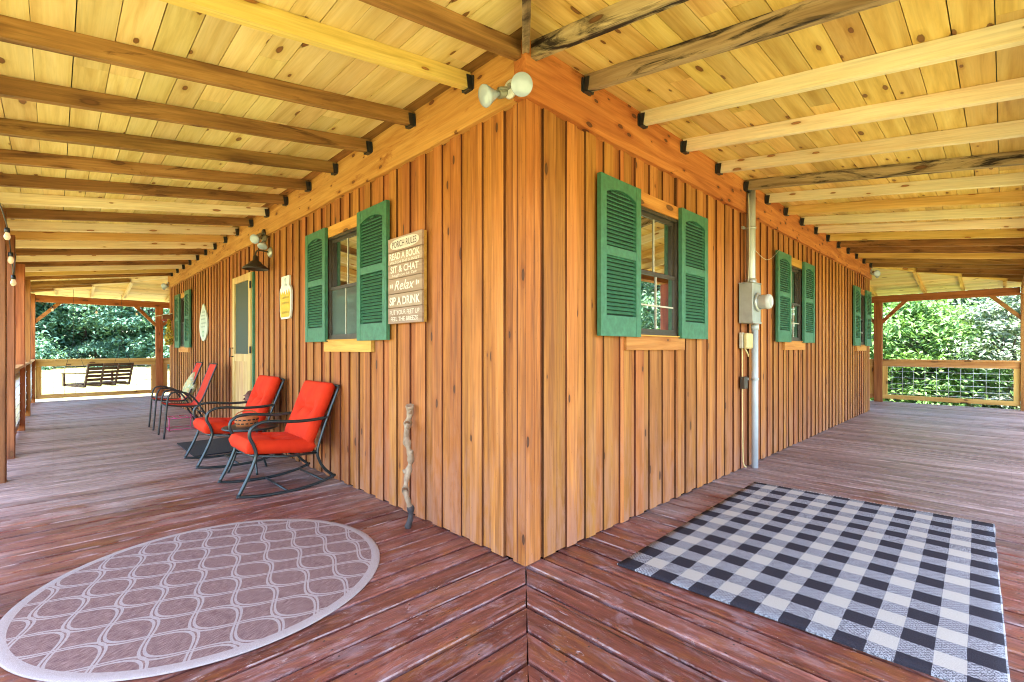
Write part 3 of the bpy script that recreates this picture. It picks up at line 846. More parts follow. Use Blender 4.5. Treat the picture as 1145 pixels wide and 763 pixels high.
m = MB(); m.box(-.33,.33,-.52,.52,.002,.014); o = m.build('door_mat', M['mat'], bevel=.004); o.location = (-.42, 4.93, .002)
tag(o, 'black rubber doormat in front of the screen door', 'doormat')

# ------------------------------------------------------------------ chairs
def cushion(m, w, l, t, T, mi=0, n=34, dimples=(), puff=.22):
    """padded slab: u across (width w), v along (length l); T(u,v,h)->xyz"""
    def sq(a): return math.copysign(abs(a)**.9, a)
    for s in (1, -1):
        vs = []
        for i in range(n+1):
            for j in range(n+1):
                u = -1+2*i/n; v = -1+2*j/n
                e = max(0., (1-u**8)*(1-v**8))
                h = t/2*(.18+.82*e**puff) if e > 0 else t/2*.18
                h *= 1+.10*(1-u*u)*(1-v*v)
                for du, dv, a in dimples:
                    h -= a*math.exp(-(((u-du)*w/2)**2+((v-dv)*l/2)**2)/.0034)
                    rr = math.hypot((u-du)*w/2, (v-dv)*l/2); an = math.atan2((v-dv)*l, (u-du)*w)
                    h -= .30*a*math.exp(-rr*rr/.012)*(.5+.5*math.cos(4*an+math.pi))
                    h -= .35*a*math.exp(-((v-dv)*l/2)**2/.0005)*math.exp(-max(0,abs(u)-abs(du))**2/.05)
                h += .003*mnoise.noise(Vector((u*3, v*3, s*5+w)))
                rc = .10
                cu = u*(1-rc*max(0,abs(v)-.8)**2*2); cv = v*(1-rc*max(0,abs(u)-.8)**2*2)
                vs.append(T(cu*w/2, cv*l/2, s*h))
        fs = [(i*(n+1)+j, (i+1)*(n+1)+j, (i+1)*(n+1)+j+1, i*(n+1)+j+1) for i in range(n) for j in range(n)]
        m.add(vs, fs, mi, True)
        ring = [i*(n+1) for i in range(n+1)] + [n*(n+1)+j for j in range(1,n+1)] + [i*(n+1)+n for i in range(n-1,-1,-1)] + [j for j in range(n-1,0,-1)]
        if s == 1: r1 = [len(m.v)-len(vs)+i for i in ring]
        else:
            r2 = [len(m.v)-len(vs)+i for i in ring]
            for k in range(len(ring)):
                k2 = (k+1) % len(ring)
                m.f.append([r1[k], r1[k2], r2[k2], r2[k]]); m.m.append(mi); m.sm.append(True)
def frame_T(p0, p1, up):
    """maps (u across y, v along p0->p1, h along up)"""
    c = (Vector(p0)+Vector(p1))/2; d = (Vector(p1)-Vector(p0)).normalized(); n = Vector(up).normalized()
    return lambda u, v, h: tuple(c + Vector((0,1,0))*u + d*v + n*h)

def rocker(loc, label):
    t = empty('rocking_chair', loc, 0, label, 'rocking chair', 'red cushioned rocking chairs')
    F = M['chairframe']; hw = .295
    run = smooth_path([(-.385,0,.045),(-.25,0,.022),(-.05,0,.011),(.14,0,.018),(.30,0,.045),(.405,0,.078)], 5)
    leg = smooth_path([(-.370,0,.050),(-.315,0,.16),(-.268,0,.27),(-.245,0,.355),(-.262,0,.43),(-.292,0,.50),(-.285,0,.56),(-.235,0,.60),(-.14,0,.612),(.05,0,.592),(.20,0,.590),(.335,0,.60)], 5)
    rear = smooth_path([(.39,0,.074),(.31,0,.145),(.26,0,.23),(.245,0,.31),(.275,0,.43),(.34,0,.62),(.440,0,.875)], 5)
    for s in (-1, 1):
        off = lambda P: [(p[0], s*hw, p[2]) for p in P]
        m = MB(); m.tube(off(run), .0125, 8); m.build('rocker_runner', F, t)
        m = MB(); m.tube(off(leg), .0135, 8, flat=1.15); m.build('arm_and_front_leg', F, t)
        m = MB(); m.tube(off(rear), .0125, 8); m.build('rear_post', F, t)
    m = MB()
    m.tube([(-.252,-hw,.345),(-.262,-hw*.5,.338),(-.262,hw*.5,.338),(-.252,hw,.345)], .014, 8)
    m.tube([(.245,-hw,.30),(.245,hw,.30)], .011, 8)
    m.tube([(-.25,-hw,.345),(0,-hw,.305),(.245,-hw,.30)], .010, 8); m.tube([(-.25,hw,.345),(0,hw,.305),(.245,hw,.30)], .010, 8)
    for k in range(4):
        x = -.17+.115*k; m.box(x-.03, x+.03, -hw+.008, hw-.008, .325-.009*k, .332-.009*k)
    m.build('seat_frame', F, t)
    for P in ([(.0,-hw,.013),(.0,hw,.013)], [(.30,-hw,.047),(.30,hw,.047)]):
        m = MB(); m.tube(P, .009, 8); m.build('stretcher', F, t)
    m = MB(); m.tube([(.438,-hw,.870),(.438,hw,.870)], .011, 8); m.build('top_bar', F, t)
    m = MB()
    cushion(m, .56, .55, .125, frame_T((-.305,0,.412),(.235,0,.355),(.105,0,1)), dimples=((-.45,.0,.030),(.45,.0,.030)))
    m.build('seat_cushion', M['red'], t)
    m = MB()
    cushion(m, .55, .56, .108, frame_T((.180,0,.385),(.385,0,.890),(-.505,0,.205)), dimples=((-.42,.12,.034),(.42,.12,.034)))
    m.build('back_cushion', M['red'], t)
    return t
rocker((-.455, 2.635, 0), 'black metal rocking chair with red cushions, the one nearest the camera')
rocker((-.485, 3.965, 0), 'black metal rocking chair with red cushions behind the small side table, farther from the camera')

def sling_chair(loc, label):
    t = empty('patio_chair', loc, 0, label, 'patio chair', 'red sling patio chairs')
    F = M['black']; hw = .225
    leg = smooth_path([(-.315,0,0),(-.295,0,.25),(-.28,0,.46),(-.262,0,.565),(-.215,0,.618),(-.095,0,.612),(.0,0,.555),(.086,0,.435)], 5)
    rear = smooth_path([(.30,0,0),(.20,0,.22),(.09,0,.42)], 4)
    back = smooth_path([(-.285,0,.455),(-.15,0,.428),(.02,0,.415),(.09,0,.44),(.16,0,.58),(.235,0,.79),(.31,0,.99)], 5)
    for s in (-1, 1):
        off = lambda P: [(p[0], s*hw, p[2]) for p in P]
        m = MB(); m.tube(off(leg), .0115, 8); m.build('arm_and_front_leg', F, t)
        m = MB(); m.tube(off(rear), .0115, 8); m.build('rear_leg', F, t)
        m = MB(); m.tube([(p[0], s*(hw-.024), p[2]) for p in back], .011, 8); m.build('seat_rail', F, t)
    for P in ([(-.287,-hw,.44),(-.287,hw,.44)], [(.14,-hw,.32),(.14,hw,.32)], [(.312,-hw+.02,.992),(.312,hw-.02,.992)]):
        m = MB(); m.tube(P, .010, 8); m.build('crossbar', F, t)
    m = MB(); q = hw-.022; vs = []; nn = 7
    for P in back:
        for j in range(nn):
            u = -1+2*j/(nn-1); vs.append((P[0]-.004, u*q, P[2]+.004-.012*(1-u*u)))
    vs2 = [(x+.006, y, z-.006) for x, y, z in vs]
    L = len(back)
    m.add(vs, [(i*nn+j,(i+1)*nn+j,(i+1)*nn+j+1,i*nn+j+1) for i in range(L-1) for j in range(nn-1)], 0, True)
    m.add(vs2, [(i*nn+j,(i+1)*nn+j,(i+1)*nn+j+1,i*nn+j+1) for i in range(L-1) for j in range(nn-1)], 0, True)
    m.build('sling_seat', M['sling'], t)
    return t
sling_chair((-.50, 6.185, 0), 'red sling patio chair with black arms, nearer one of the two beyond the doormat')
sling_chair((-.50, 7.12, 0), 'red sling patio chair holding a patterned pillow, farthest chair along the wall')
m = MB(); cushion(m, .36, .36, .12, lambda u, v, h: (h, u, v), puff=.6)
o = m.build('pillow', M['pillow']); o.location = (-.32, 7.13, .605); o.rotation_euler = (R(40), R(20), 0)
tag(o, 'pale green and cream patterned pillow leaning on the farthest red chair', 'pillow')

# side table between the rockers, with its basket
t = empty('side_table', (-.47, 3.33, 0), 0, 'small round black metal side table between the two rocking chairs', 'side table')
m = MB(); m.lathe([(.001,.425),(.235,.425),(.25,.431),(.25,.443),(.238,.447),(.001,.447)], 32); m.build('table_top', M['chairframe'], t)
for k in range(3):
    a = R(30+120*k); m = MB(); m.tube(smooth_path([(.19*math.cos(a),.19*math.sin(a),.425),(.13*math.cos(a),.13*math.sin(a),.22),(.20*math.cos(a),.20*math.sin(a),.0)], 5), .010, 8); m.build('leg', M['chairframe'], t)
m = MB(); m.lathe([(.125,.205),(.135,.205),(.135,.215),(.125,.215),(.125,.205)], 20); m.build('ring_brace', M['chairframe'], t)
terr = plain('BasketOrange', (.42,.13,.035), .7, nscale=30, amount=.5)
t = empty('basket', (-.51, 3.33, .447), 0, 'small orange brown basket with slots standing on the side table', 'basket')
m = MB(); m.lathe([(.001,0),(.082,0),(.098,.03),(.105,.075),(.100,.105),(.094,.105),(.096,.072),(.088,.03),(.001,.012)], 28); m.build('body', terr, t)
m = MB()
for zr in (.036, .072):
    for k in range(16):
        a = 2*math.pi*k/16+zr*5; r = .0965+.0085*(zr > .05)*.8
        c, s = math.cos(a), math.sin(a)
        m.box(-.001,.001,-.001,.001,0,.001)
        v0 = len(m.v)-8; m.v[v0:] = []; del m.f[-6:]; del m.m[-6:]; del m.sm[-6:]
        P = lambda rr, w, z: (c*rr-s*w, s*rr+c*w, z)
        m.hexa([P(r-.004,-.012,zr-.006),P(r+.004,-.012,zr-.006),P(r+.004,.012,zr-.006),P(r-.004,.012,zr-.006),
                P(r-.004,-.012,zr+.006),P(r+.004,-.012,zr+.006),P(r+.004,.012,zr+.006),P(r-.004,.012,zr+.006)])
m.build('slot', M['dark'], t)
m = MB(); m.tube([(.1*math.cos(a*math.pi/8),.0,.10+.055*math.sin(a*math.pi/8)) for a in range(9)], .006, 8); m.build('handle', terr, t)

# figurine by the door
t = empty('garden_figurine', (-.16, 4.52, 0), 0, 'small garden figurine with green coat and reddish brown head by the door', 'figurine')
gm = plain('FigureGreen', (.06,.12,.035), .6, nscale=18, amount=.5); hm = plain('FigureBrown', (.16,.055,.035), .6, nscale=20, amount=.5)
m = MB(); m.lathe([(.001,0),(.085,0),(.095,.03),(.080,.12),(.088,.26),(.092,.36),(.070,.46),(.040,.53),(.030,.555)], 20)
for s in (-1,1): m.tube(smooth_path([(0,s*.065,.46),(-.03,s*.105,.38),(-.075,s*.08,.31),(-.09,s*.03,.30)], 4), [.03]*8+[.026]*4+[.02], 8)
m.build('body', gm, t)
m = MB(); m.lathe([(.001,.535),(.040,.545),(.058,.585),(.056,.625),(.038,.665),(.001,.678)], 18)
m.lathe([(.001,-.012),(.012,-.006),(.014,.004),(.001,.016)], 10, Matrix.Translation((-.060,0,.602)))
for s in (-1,1): m.lathe([(.001,-.014),(.012,-.008),(.013,.006),(.001,.014)], 8, Matrix.Translation((0,s*.056,.607)))
m.build('head', hm, t)
m = MB(); m.lathe([(.064,.640),(.072,.646),(.045,.660),(.030,.690),(.001,.705)], 18); m.build('hat', hm, t)

# pink wire stand behind the sling chairs
t = empty('wire_stand', (-.50, 6.80, 0), 0, 'low pink wire stand between the two red sling chairs', 'stand')
m = MB()
for z in (.02, .185):
    m.tube([(-.16,-.16,z),(.16,-.16,z),(.16,.16,z),(-.16,.16,z),(-.16,-.16,z)], .005, 6)
for k in range(5): m.tube([(-.16+.08*k,-.16,.187),(-.16+.08*k,.16,.187)], .004, 6)
m.build('shelf_grid', M['pinkwire'], t)
for x in (-.16,.16):
    for y in (-.16,.16):
        m = MB(); m.tube([(x,y,0),(x,y,.20)], .006, 6); m.build('leg', M['pinkwire'], t)

# walking stick 
m = MB(); rs = random.Random(2); pts = []; rad = []
for i in range(15):
    f = i/14; z = .80*f
    pts.append((-.175+.125*f+.022*math.sin(f*15+.5)+rs.uniform(-.004,.004), .925+.190*f+.025*math.sin(f*14+2)+rs.uniform(-.004,.004), z+.004))
P = smooth_path(pts, 5)
for i in range(len(P)):
    f = i/(len(P)-1); rad.append((.017+.008*f)*(1+.20*math.sin(f*47)+.14*math.sin(f*83+1)))
m.tube(P, rad, 10)
for f, dx, dy in ((.93,-.03,-.045),(.80,-.02,-.04),(.60,.0,-.038),(.43,-.03,.03)):
    c = P[int(f*(len(P)-1))]; m.tube([tuple(c), (c.x+dx*.6, c.y+dy*.6, c.z+.012), (c.x+dx*.8, c.y+dy*.85, c.z+.022)], [.017,.014,.007], 8)
mb = m.build('walking_stick', M['driftwood']); tag(mb, 'knotty pale driftwood walking stick leaning on the wall near the corner', 'walking stick')
m = MB(); c = [P[i] for i in range(0, int(.2*len(P)))]
m.tube([tuple(q) for q in c], [r+.0022 for r in rad[:len(c)]], 10); m.build('dark_foot', plain('BurntWood', (.045,.035,.035), .8, nscale=40, amount=.5), mb)

# ------------------------------------------------------------------ signs on the left wall
def text_into(m, body, uc, width, v, height, T, mi=0, shear=0., fit=True, off=0.0):
    cu = bpy.data.curves.new('lettering', 'FONT'); cu.body = body; cu.align_x = 'LEFT'; cu.shear = shear; cu.offset = off
    cu.resolution_u = 3
    ob = bpy.data.objects.new('lettering', cu); COL.objects.link(ob)
    dg = bpy.context.evaluated_depsgraph_get(); dg.update()
    me = ob.evaluated_get(dg).to_mesh()
    xs = [q.co.x for q in me.vertices]; ys_ = [q.co.y for q in me.vertices]
    x0, x1, y0, y1 = min(xs), max(xs), min(ys_), max(ys_)
    sx = width/(x1-x0); sy = height/(y1-y0)
    vs = [T(uc+(q.co.x-(x0+x1)/2)*sx, v+(q.co.y-(y0+y1)/2)*sy) for q in me.vertices]
    m.add(vs, [tuple(pl.vertices) for pl in me.polygons], mi)
    ob.to_mesh_clear if False else None
    bpy.data.objects.remove(ob); bpy.data.curves.remove(cu)
t = empty('porch_rules_sign', (-.004, 1.183, 1.39), 0, 'tall wooden plank sign of porch rules with cream lettering', 'sign')
S0, S1, SH = -.228, .228, .64
# local frame: x = -outwards, reading direction is -Y
plank = wood('SignPlank', (.25,.155,.105), (.35,.23,.165), (.45,.32,.25), 'Y', True, var=.3, knots=.05, rough=.8)
zs = [0,.118,.222,.336,.440,.532,.64]
m = MB()
for z0, z1 in zip(zs, zs[1:]): m.box(-.042,-.022,S0,S1,z0+.002,z1-.002)
m.build('plank', plank, t, bevel=.0015)
m = MB(); m.box(-.0215,-.0,S0+.002,S1-.002,.002,SH-.002); m.build('backing', M['trim_L'], t)
m = MB()
ell = [(.195*math.copysign(abs(math.cos(a))**.6, math.cos(a)), .585+.040*math.copysign(abs(math.sin(a))**.8, math.sin(a))) for a in [2*math.pi*k/40 for k in range(40)]]
m.add([(-.0432, -u, v) for u, v in ell], [tuple(range(40))])
m.build('title_oval', plain('SignOval', (.66,.58,.50), .8), t)
m = MB(); Tt = lambda u, v: (-.0442, -u, v)
text_into(m, 'PORCH RULES', 0, .33, .585, .048, Tt, off=.012)
m.build('title', plain('SignInk', (.14,.09,.08), .8), t)
m = MB(); Tt = lambda u, v: (-.0432, -u, v)
text_into(m, 'READ A BOOK', 0, .41, .499, .050, Tt, off=.02)
text_into(m, 'WATCH THE SUNSET', 0, .40, .453, .020, Tt)
text_into(m, 'SIT & CHAT', 0, .38, .402, .050, Tt, off=.015)
text_into(m, 'Laugh Let Us Talk', 0, .34, .356, .024, Tt, shear=.3)
text_into(m, 'Relax', 0, .27, .281, .070, Tt, shear=.35, off=.004)
text_into(m, 'SIP A DRINK', 0, .41, .168, .060, Tt, off=.02)
text_into(m, 'PUT YOUR FEET UP', 0, .40, .083, .034, Tt)
text_into(m, 'FEEL THE BREEZE', 0, .37, .035, .030, Tt)
for s in (-1, 1):      # scroll ends beside Relax
    for k in range(2):
        uu = s*(.165+.022*k); m.add([Tt(uu-.007,.281-.022+.007*k), Tt(uu+.007,.281-.010), Tt(uu+.007,.281+.010), Tt(uu-.007,.281+.022-.007*k)], [(0,1,2,3)])
m.build('lettering', plain('SignCream', (.74,.68,.58), .8), t)

t = empty('jar_sign', (-.003, 3.71, 1.54), 0, 'jar shaped wall sign, white above and yellow below, beside the door', 'sign')
def jar_w(z):   # half width of the outline at height z
    pts = [(0,.125),(.03,.155),(.10,.170),(.30,.178),(.335,.165),(.365,.128),(.38,.120),(.46,.124),(.475,.118)]
    for (z0,w0),(z1,w1) in zip(pts, pts[1:]):
        if z0 <= z <= z1: return w0+(w1-w0)*(z-z0)/(z1-z0)
    return .11
zz_ = [0,.015,.03,.07,.10,.2,.3,.32,.335,.35,.365,.38,.40,.43,.46,.475]
out = [(jar_w(z), z) for z in zz_]+[(-jar_w(z), z) for z in zz_[::-1]]
m = MB(); m.prism(out, lambda u, v, d: (-d, -u, v), 0, .02); m.build('board', plain('JarWhite', (.74,.73,.70), .6, nscale=18), t)
yw = [0.02,.03,.07,.10,.2,.29]
inner = [(jar_w(z)-.018, z) for z in yw]
rr_ = random.Random(8); top = [(.155-.31*k/9, .285+(.03 if k % 2 else -.02)+rr_.uniform(-.01,.01)) for k in range(10)]
m = MB(); m.prism(inner+top+[(-a, b) for a, b in inner[::-1]], lambda u, v, d: (-d, -u, v), .0205, .0235); m.build('yellow_fill', plain('JarYellow', (.72,.42,.03), .55, nscale=14, amount=.35), t)
m = MB(); Tt = lambda u, v, d=.0245: (-d, -u, v)
def stroke(pts, w=.006):
    for (u0,v0),(u1,v1) in zip(pts, pts[1:]):
        L = math.hypot(u1-u0, v1-v0) or 1; nx, ny = -(v1-v0)/L*w, (u1-u0)/L*w
        m.add([Tt(u0+nx,v0+ny),Tt(u1+nx,v1+ny),Tt(u1-nx,v1-ny),Tt(u0-nx,v0-ny)], [(0,1,2,3)])
for v in (.225,.165,.060):
    u = -.10
    while u < .10:
        stroke([(u,v),(u+.012,v+.025),(u+.022,v-.004),(u+.03,v+.018)], .003); u += .038
m.build('scribble', plain('JarInk', (.30,.24,.05), .7), t)
m = MB(); Tt = lambda u, v, d=.0212: (-d, -u, v)
stroke([(.01,.455),(-.005,.36)], .010); stroke([(-.02,.45),(.015,.37)], .005); stroke([(.03,.36),(.05,.375),(.03,.385)], .007)
m.build('straw', plain('JarStraw', (.30,.38,.36), .7), t)

t = empty('oval_sign', (-.003, 7.74, 1.34), 0, 'pale green surfboard shaped wall sign between the door and the far window', 'sign')
out = []
for k in range(25):
    f = k/24; out.append((.30*math.sin(math.pi*f**.80)**.75, .65*f))
out = out + [(-u, v) for u, v in out[-2:0:-1]]
m = MB(); m.prism(out, lambda u, v, d: (-d, -u, v), 0, .022); m.build('board', plain('BoardPale', (.56,.62,.52), .6, nscale=8, amount=.3), t, bevel=.002)
m = MB(); Tt = lambda u, v, d=.0235: (-d, -u, v)
for v, w in ((.49,.10),(.43,.13),(.37,.15),(.30,.16),(.24,.15)):
    u = -w
    while u < w: stroke([(u,v),(u+.016,v+.026),(u+.03,v),(u+.04,v+.022)], .005); u += .062
m.build('lettering', plain('BoardInk', (.22,.30,.24), .7), t)
m = MB(); Tt = lambda u, v, d=.0235: (-d, -u, v)
stroke([(.06*math.cos(a*.4), .13+.045*math.sin(a*.4)) for a in range(17)], .009); m.build('ring', plain('BoardGreen', (.10,.32,.14), .7), t)

# ------------------------------------------------------------------ lamps
def aim(loc, d):
    return Matrix.Translation(loc) @ Vector((0,0,1)).rotation_difference(Vector(d)).to_matrix().to_4x4()
PAR = [(.001,-.118),(.013,-.118),(.0135,-.088),(.020,-.080),(.028,-.060),(.050,-.022),(.058,-.006),(.058,.0),(.055,.004),(.030,.009),(.001,.011)]
def flood(base, normal, heads, label, sc=1.0, mat_base='white'):
    t = empty('flood_light', base, 0, label, 'flood light', 'twin flood lights')
    Mb = aim((0,0,0), normal)
    m = MB(); m.lathe([(.001,0),(.052,0),(.052,.012),(.044,.022),(.001,.024)], 24, Mb); m.build('base_plate', M[mat_base], t)
    for (p, d) in heads:
        p = Vector(p)-Vector(base); d = Vector(d).normalized()
        m = MB(); back = p - d*.115*sc; m.tube(smooth_path([Vector(normal)*.018, (Vector(normal)*.05+back*.6), back-d*.055], 4), .009, 8)
        m.lathe([(.012,-.062),(.025,-.058),(.027,-.030),(.027,.018),(.022,.02)], 18, aim(back-d*.0, d)); m.build('lamp_holder', M['socket'], t)
        m = MB(); m.lathe([(r*sc, z*sc) for r, z in PAR], 28, aim(p, d)); m.build('bulb', M['bulbglass'], t)
flood((-.034,.075,2.645), (-1,0,0), [((-.185,.130,2.575), (-.80,.15,-.35)), ((-.115,-.085,2.578), (-.55,-.75,-.42))], 'twin flood light with two white bulbs at the house corner')
flood((-.034,4.40,2.605), (-1,0,0), [((-.17,4.30,2.50), (-.6,-.62,-.35)), ((-.09,4.28,2.42), (-.3,-.4,-.8))], 'twin flood light over the barn lamp by the door', .95, 'bronze')
flood((-.034,11.14,2.66), (-1,0,0), [((-.13,11.02,2.60), (-.5,-.8,-.3)), ((-.12,11.20,2.58), (-.7,.5,-.3))], 'twin flood light at the far end of the left wall')
flood((9.56,-.034,2.72), (0,-1,0), [((9.46,-.14,2.66), (-.8,-.5,-.3)), ((9.62,-.14,2.64), (.5,-.7,-.3))], 'twin flood light at the far end of the right wall')
t = empty('barn_lamp', (0, 4.26, 2.36), 0, 'dark gooseneck barn lamp mounted on the wall beside the door', 'wall lamp')
m = MB(); m.lathe([(.001,0),(.062,0),(.062,.010),(.040,.030),(.001,.032)], 24, aim((-.002,0,0), (-1,0,0))); m.build('wall_plate', M['galv'], t)
m = MB(); m.tube(smooth_path([(-.02,0,0),(-.10,0,.008),(-.150,0,.0),(-.168,0,-.03),(-.17,0,-.07)], 5), .009, 10); m.build('arm', M['bronze'], t)
m = MB(); m.lathe([(.020,-.06),(.026,-.065),(.032,-.12),(.060,-.135),(.066,-.150),(.100,-.175),(.135,-.205),(.138,-.222),(.134,-.222),(.130,-.207),(.095,-.180),(.058,-.155),(.024,-.14)], 32, Matrix.Translation((-.17,0,0))); m.build('shade', plain('LampShade', (.045,.035,.028), .45, .3), t)
m = MB(); m.lathe([(.001,-.20),(.022,-.195),(.028,-.175),(.015,-.145)], 16, Matrix.Translation((-.17,0,0))); m.build('bulb', M['bulbglass'], t)

# string lights
def string(name_label, pts, bulbs, sag_k=6):
    t = empty('string_lights', pts[0], 0, name_label, 'string lights', 'string lights along the porch beams')
    b = Vector(pts[0])
    m = MB(); m.tube([tuple(q-b) for q in smooth_path(pts, sag_k)], .0045, 6); m.build('cord', M['black'], t)
    for q in bulbs:
        q = Vector(q)-b
        m = MB(); m.lathe([(.006,.075),(.016,.07),(.018,.035),(.012,.03)], 12, Matrix.Translation(q)); s = m.build('lamp_socket', M['black'], t)
        m = MB(); m.lathe([(.001,-.034),(.012,-.03),(.021,-.012),(.021,.004),(.014,.024),(.012,.034)], 14, Matrix.Translation(q)); m.build('bulb', M['lit'], s)
string('string of round glowing bulbs drooping beside the left posts', [(-2.165,3.2,2.32),(-2.155,4.07,2.245),(-2.15,4.42,2.09),(-2.15,4.80,1.925),(-2.16,5.15,1.98),(-2.17,5.70,2.25)], [(-2.155,4.07,2.165),(-2.15,4.42,2.01),(-2.15,4.80,1.845)])
string('string of bulbs hanging along the far left end beam', [(-2.15,13.32,2.275),(-1.9,13.31,2.19),(-1.5,13.31,2.26),(-1.14,13.31,2.17),(-.76,13.31,2.26),(-.38,13.31,2.17),(.02,13.32,2.26)], [(-1.9,13.31,2.11),(-1.14,13.31,2.09),(-.38,13.31,2.09)])

# ------------------------------------------------------------------ electric meter and telephone box on the right wall
t = empty('electric_meter', (3.12, 0, 0), 0, 'grey electric meter box with round meter and white conduit on the right wall', 'electric meter')
m = MB(); m.box(-.11,.11,-.135,-.004,1.46,1.85); m.build('meter_box', M['greymetal'], t, bevel=.004)
m = MB(); m.box(-.114,.114,-.141,-.1352,1.455,1.475); m.box(-.118,.118,-.142,-.002,1.8505,1.858); m.build('box_cover', M['greymetal'], t)
m = MB(); m.lathe([(.001,.136),(.092,.136),(.094,.150),(.086,.160),(.001,.160)], 28, aim((0,0,1.665),(0,-1,0))); m.build('meter_ring', M['galv'], t)
m = MB(); m.lathe([(.066,.158),(.070,.162),(.070,.222),(.075,.228),(.075,.240),(.066,.262),(.055,.268),(.050,.262),(.001,.264)], 28, aim((0,0,1.665),(0,-1,0))); m.build('meter_glass', plain('MeterGlass', (.52,.53,.53), .15, amount=.1), t)
m = MB(); m.lathe([(.04,1.858),(.042,1.865),(.042,2.55),(.042,2.79)], 20, Matrix.Translation((.055,-.06,0))); m.build('conduit', M['galv'], t)
m = MB(); m.lathe([(.031,.0),(.031,1.455)], 20, Matrix.Translation((.135,-.07,0))); m.lathe([(.036,1.40),(.037,1.455)], 20, Matrix.Translation((.135,-.07,0))); m.build('conduit', M['pvc'], t)
m = MB(); m.lathe([(.048,1.86),(.050,1.868),(.050,1.905),(.043,1.91)], 20, Matrix.Translation((.055,-.06,0))); m.build('collar', M['galv'], t)
m = MB(); m.tube(smooth_path([(.012,-.052,2.76),(.006,-.062,2.4),(.012,-.058,2.1),(.004,-.05,1.86)], 5), .006, 6); m.tube(smooth_path([(.02,-.03,2.3),(.5,-.06,2.16),(.93,-.06,2.33)], 6), .003, 5); m.build('cable', M['tan'], t)
m = MB()
for x, z, r in ((.135,.90,.033),(.055,2.42,.044)):
    m.lathe([(r,z-.012),(r+.005,z-.01),(r+.005,z+.01),(r,z+.012)], 18, Matrix.Translation((x,-.07 if x > .1 else -.06,0))); m.box(x-r-.05, x-r+.004, -.022, -.002, z-.012, z+.012)
m.build('pipe_strap', M['galv'], t)
t = empty('telephone_box', (3.10, 0, 1.29), 0, 'small cream telephone box below the meter with hanging cables', 'telephone box')
m = MB(); m.box(-.085,.085,-.038,-.004,-.078,.078); m.build('back_box', M['tan'], t, bevel=.005)
m = MB(); m.box(-.070,.080,-.082,-.0385,-.082,.074); m.build('cover', M['cream'], t, bevel=.012)
m = MB(); m.tube(smooth_path([(-.02,-.03,-.07),(.0,-.05,-.12),(.05,-.045,-.16)], 5), .007, 6)
m.tube(smooth_path([(-.05,-.02,-.075),(-.055,-.025,-.25),(-.04,-.02,-.6),(-.05,-.025,-.9),(-.045,-.03,-1.2),(-.02,-.05,-1.26)], 5), .006, 6); m.build('cable', M['cream'], t)
m = MB(); m.box(-.06,.02,-.05,-.004,-.48,-.36); m.build('ground_block', M['bronze'], t, bevel=.004)

# ------------------------------------------------------------------ bird house and yellow garland on the far left corner
t = empty('birdhouse', (-.0, 10.98, 1.86), 0, 'brown birdhouse with a pale sloping roof on the far left house corner', 'birdhouse')
m = MB(); m.box(-.17,-.004,-.09,.09,.0,.10); m.build('box', plain('BirdBrown', (.22,.085,.03), .7), t, bevel=.004)
m = MB()
m.prism([(-.29,.055),(-.0,.125),(-.0,.145),(-.29,.070)], lambda u, v, d: (u, d, v), -.14, .14); m.build('roof', plain('BirdRoof', (.58,.54,.38), .6), t)
m = MB(); m.box(-.16,-.02,-.08,.08,-.035,-.001); m.build('floor_tray', plain('BirdRed', (.34,.045,.035), .6), t)
m = MB(); rb = random.Random(5)
for k in range(520):
    z = rb.uniform(0,.54); a = rb.uniform(0, 6.28); r = (.055+.03*math.sin(z*9))*rb.random()**.5
    c = Vector((-.07+r*math.cos(a), r*1.5*math.sin(a), z)); s = rb.uniform(.018,.034)
    e1 = Vector((rb.uniform(-1,1),rb.uniform(-1,1),rb.uniform(-1,1))).normalized(); e2 = e1.cross(Vector((rb.uniform(-1,1),rb.uniform(-1,1),.3))).normalized()
    m.add([tuple(c-e1*s), tuple(c-e2*s*.5), tuple(c+e1*s), tuple(c+e2*s*.5)], [(0,1,2,3)], 0 if rb.random() < .65 else 1)
m.tube([(-.06,0,0),(-.06,0,.56)], .008, 6, 1)
ga = m.build('flower_garland', [plain('GarlandYellow', (.62,.46,.04), .7), plain('GarlandGreen', (.22,.24,.03), .7)], recalc=False)
ga.location = (0, 10.80, 1.30); tag(ga, 'hanging yellow and green flower garland under the birdhouse', 'garland')

# ------------------------------------------------------------------ porch swing
fi = R(35); t = empty('porch_swing', (-1.42, 12.10, .43), fi, 'dark slatted wooden porch swing hanging by chains at the far left end', 'porch swing')
L_, D_ = .98, .50
m = MB()
for k in range(5): m.box(0, L_, .03+.095*k, .11+.095*k, .0, .018)
m.build('seat', M['swing'], t)
m = MB()
for k in range(5): 
    z = .07+.082*k; y = -.02-.26*z
    m.hexa([(0,y-.009,z),(L_,y-.009,z),(L_,y+.009,z),(0,y+.009,z),(0,y-.026,z+.062),(L_,y-.026,z+.062),(L_,y-.008,z+.062),(0,y-.008,z+.062)])
m.build('backrest', M['swing'], t)
m = MB()
for x in (.0, L_/3, 2*L_/3, L_):
    a = x-.018; b = x+.018
    m.hexa([(a,-.055,-.06),(b,-.055,-.06),(b,-.028,-.06),(a,-.028,-.06),(a,-.172,.46),(b,-.172,.46),(b,-.145,.46),(a,-.145,.46)])
    m.hexa([(a,-.03,-.065),(b,-.03,-.065),(b,D_,-.035),(a,D_,-.035),(a,-.03,-.002),(b,-.03,-.002),(b,D_,-.002),(a,D_,-.002)])
m.build('support', M['swing'], t)
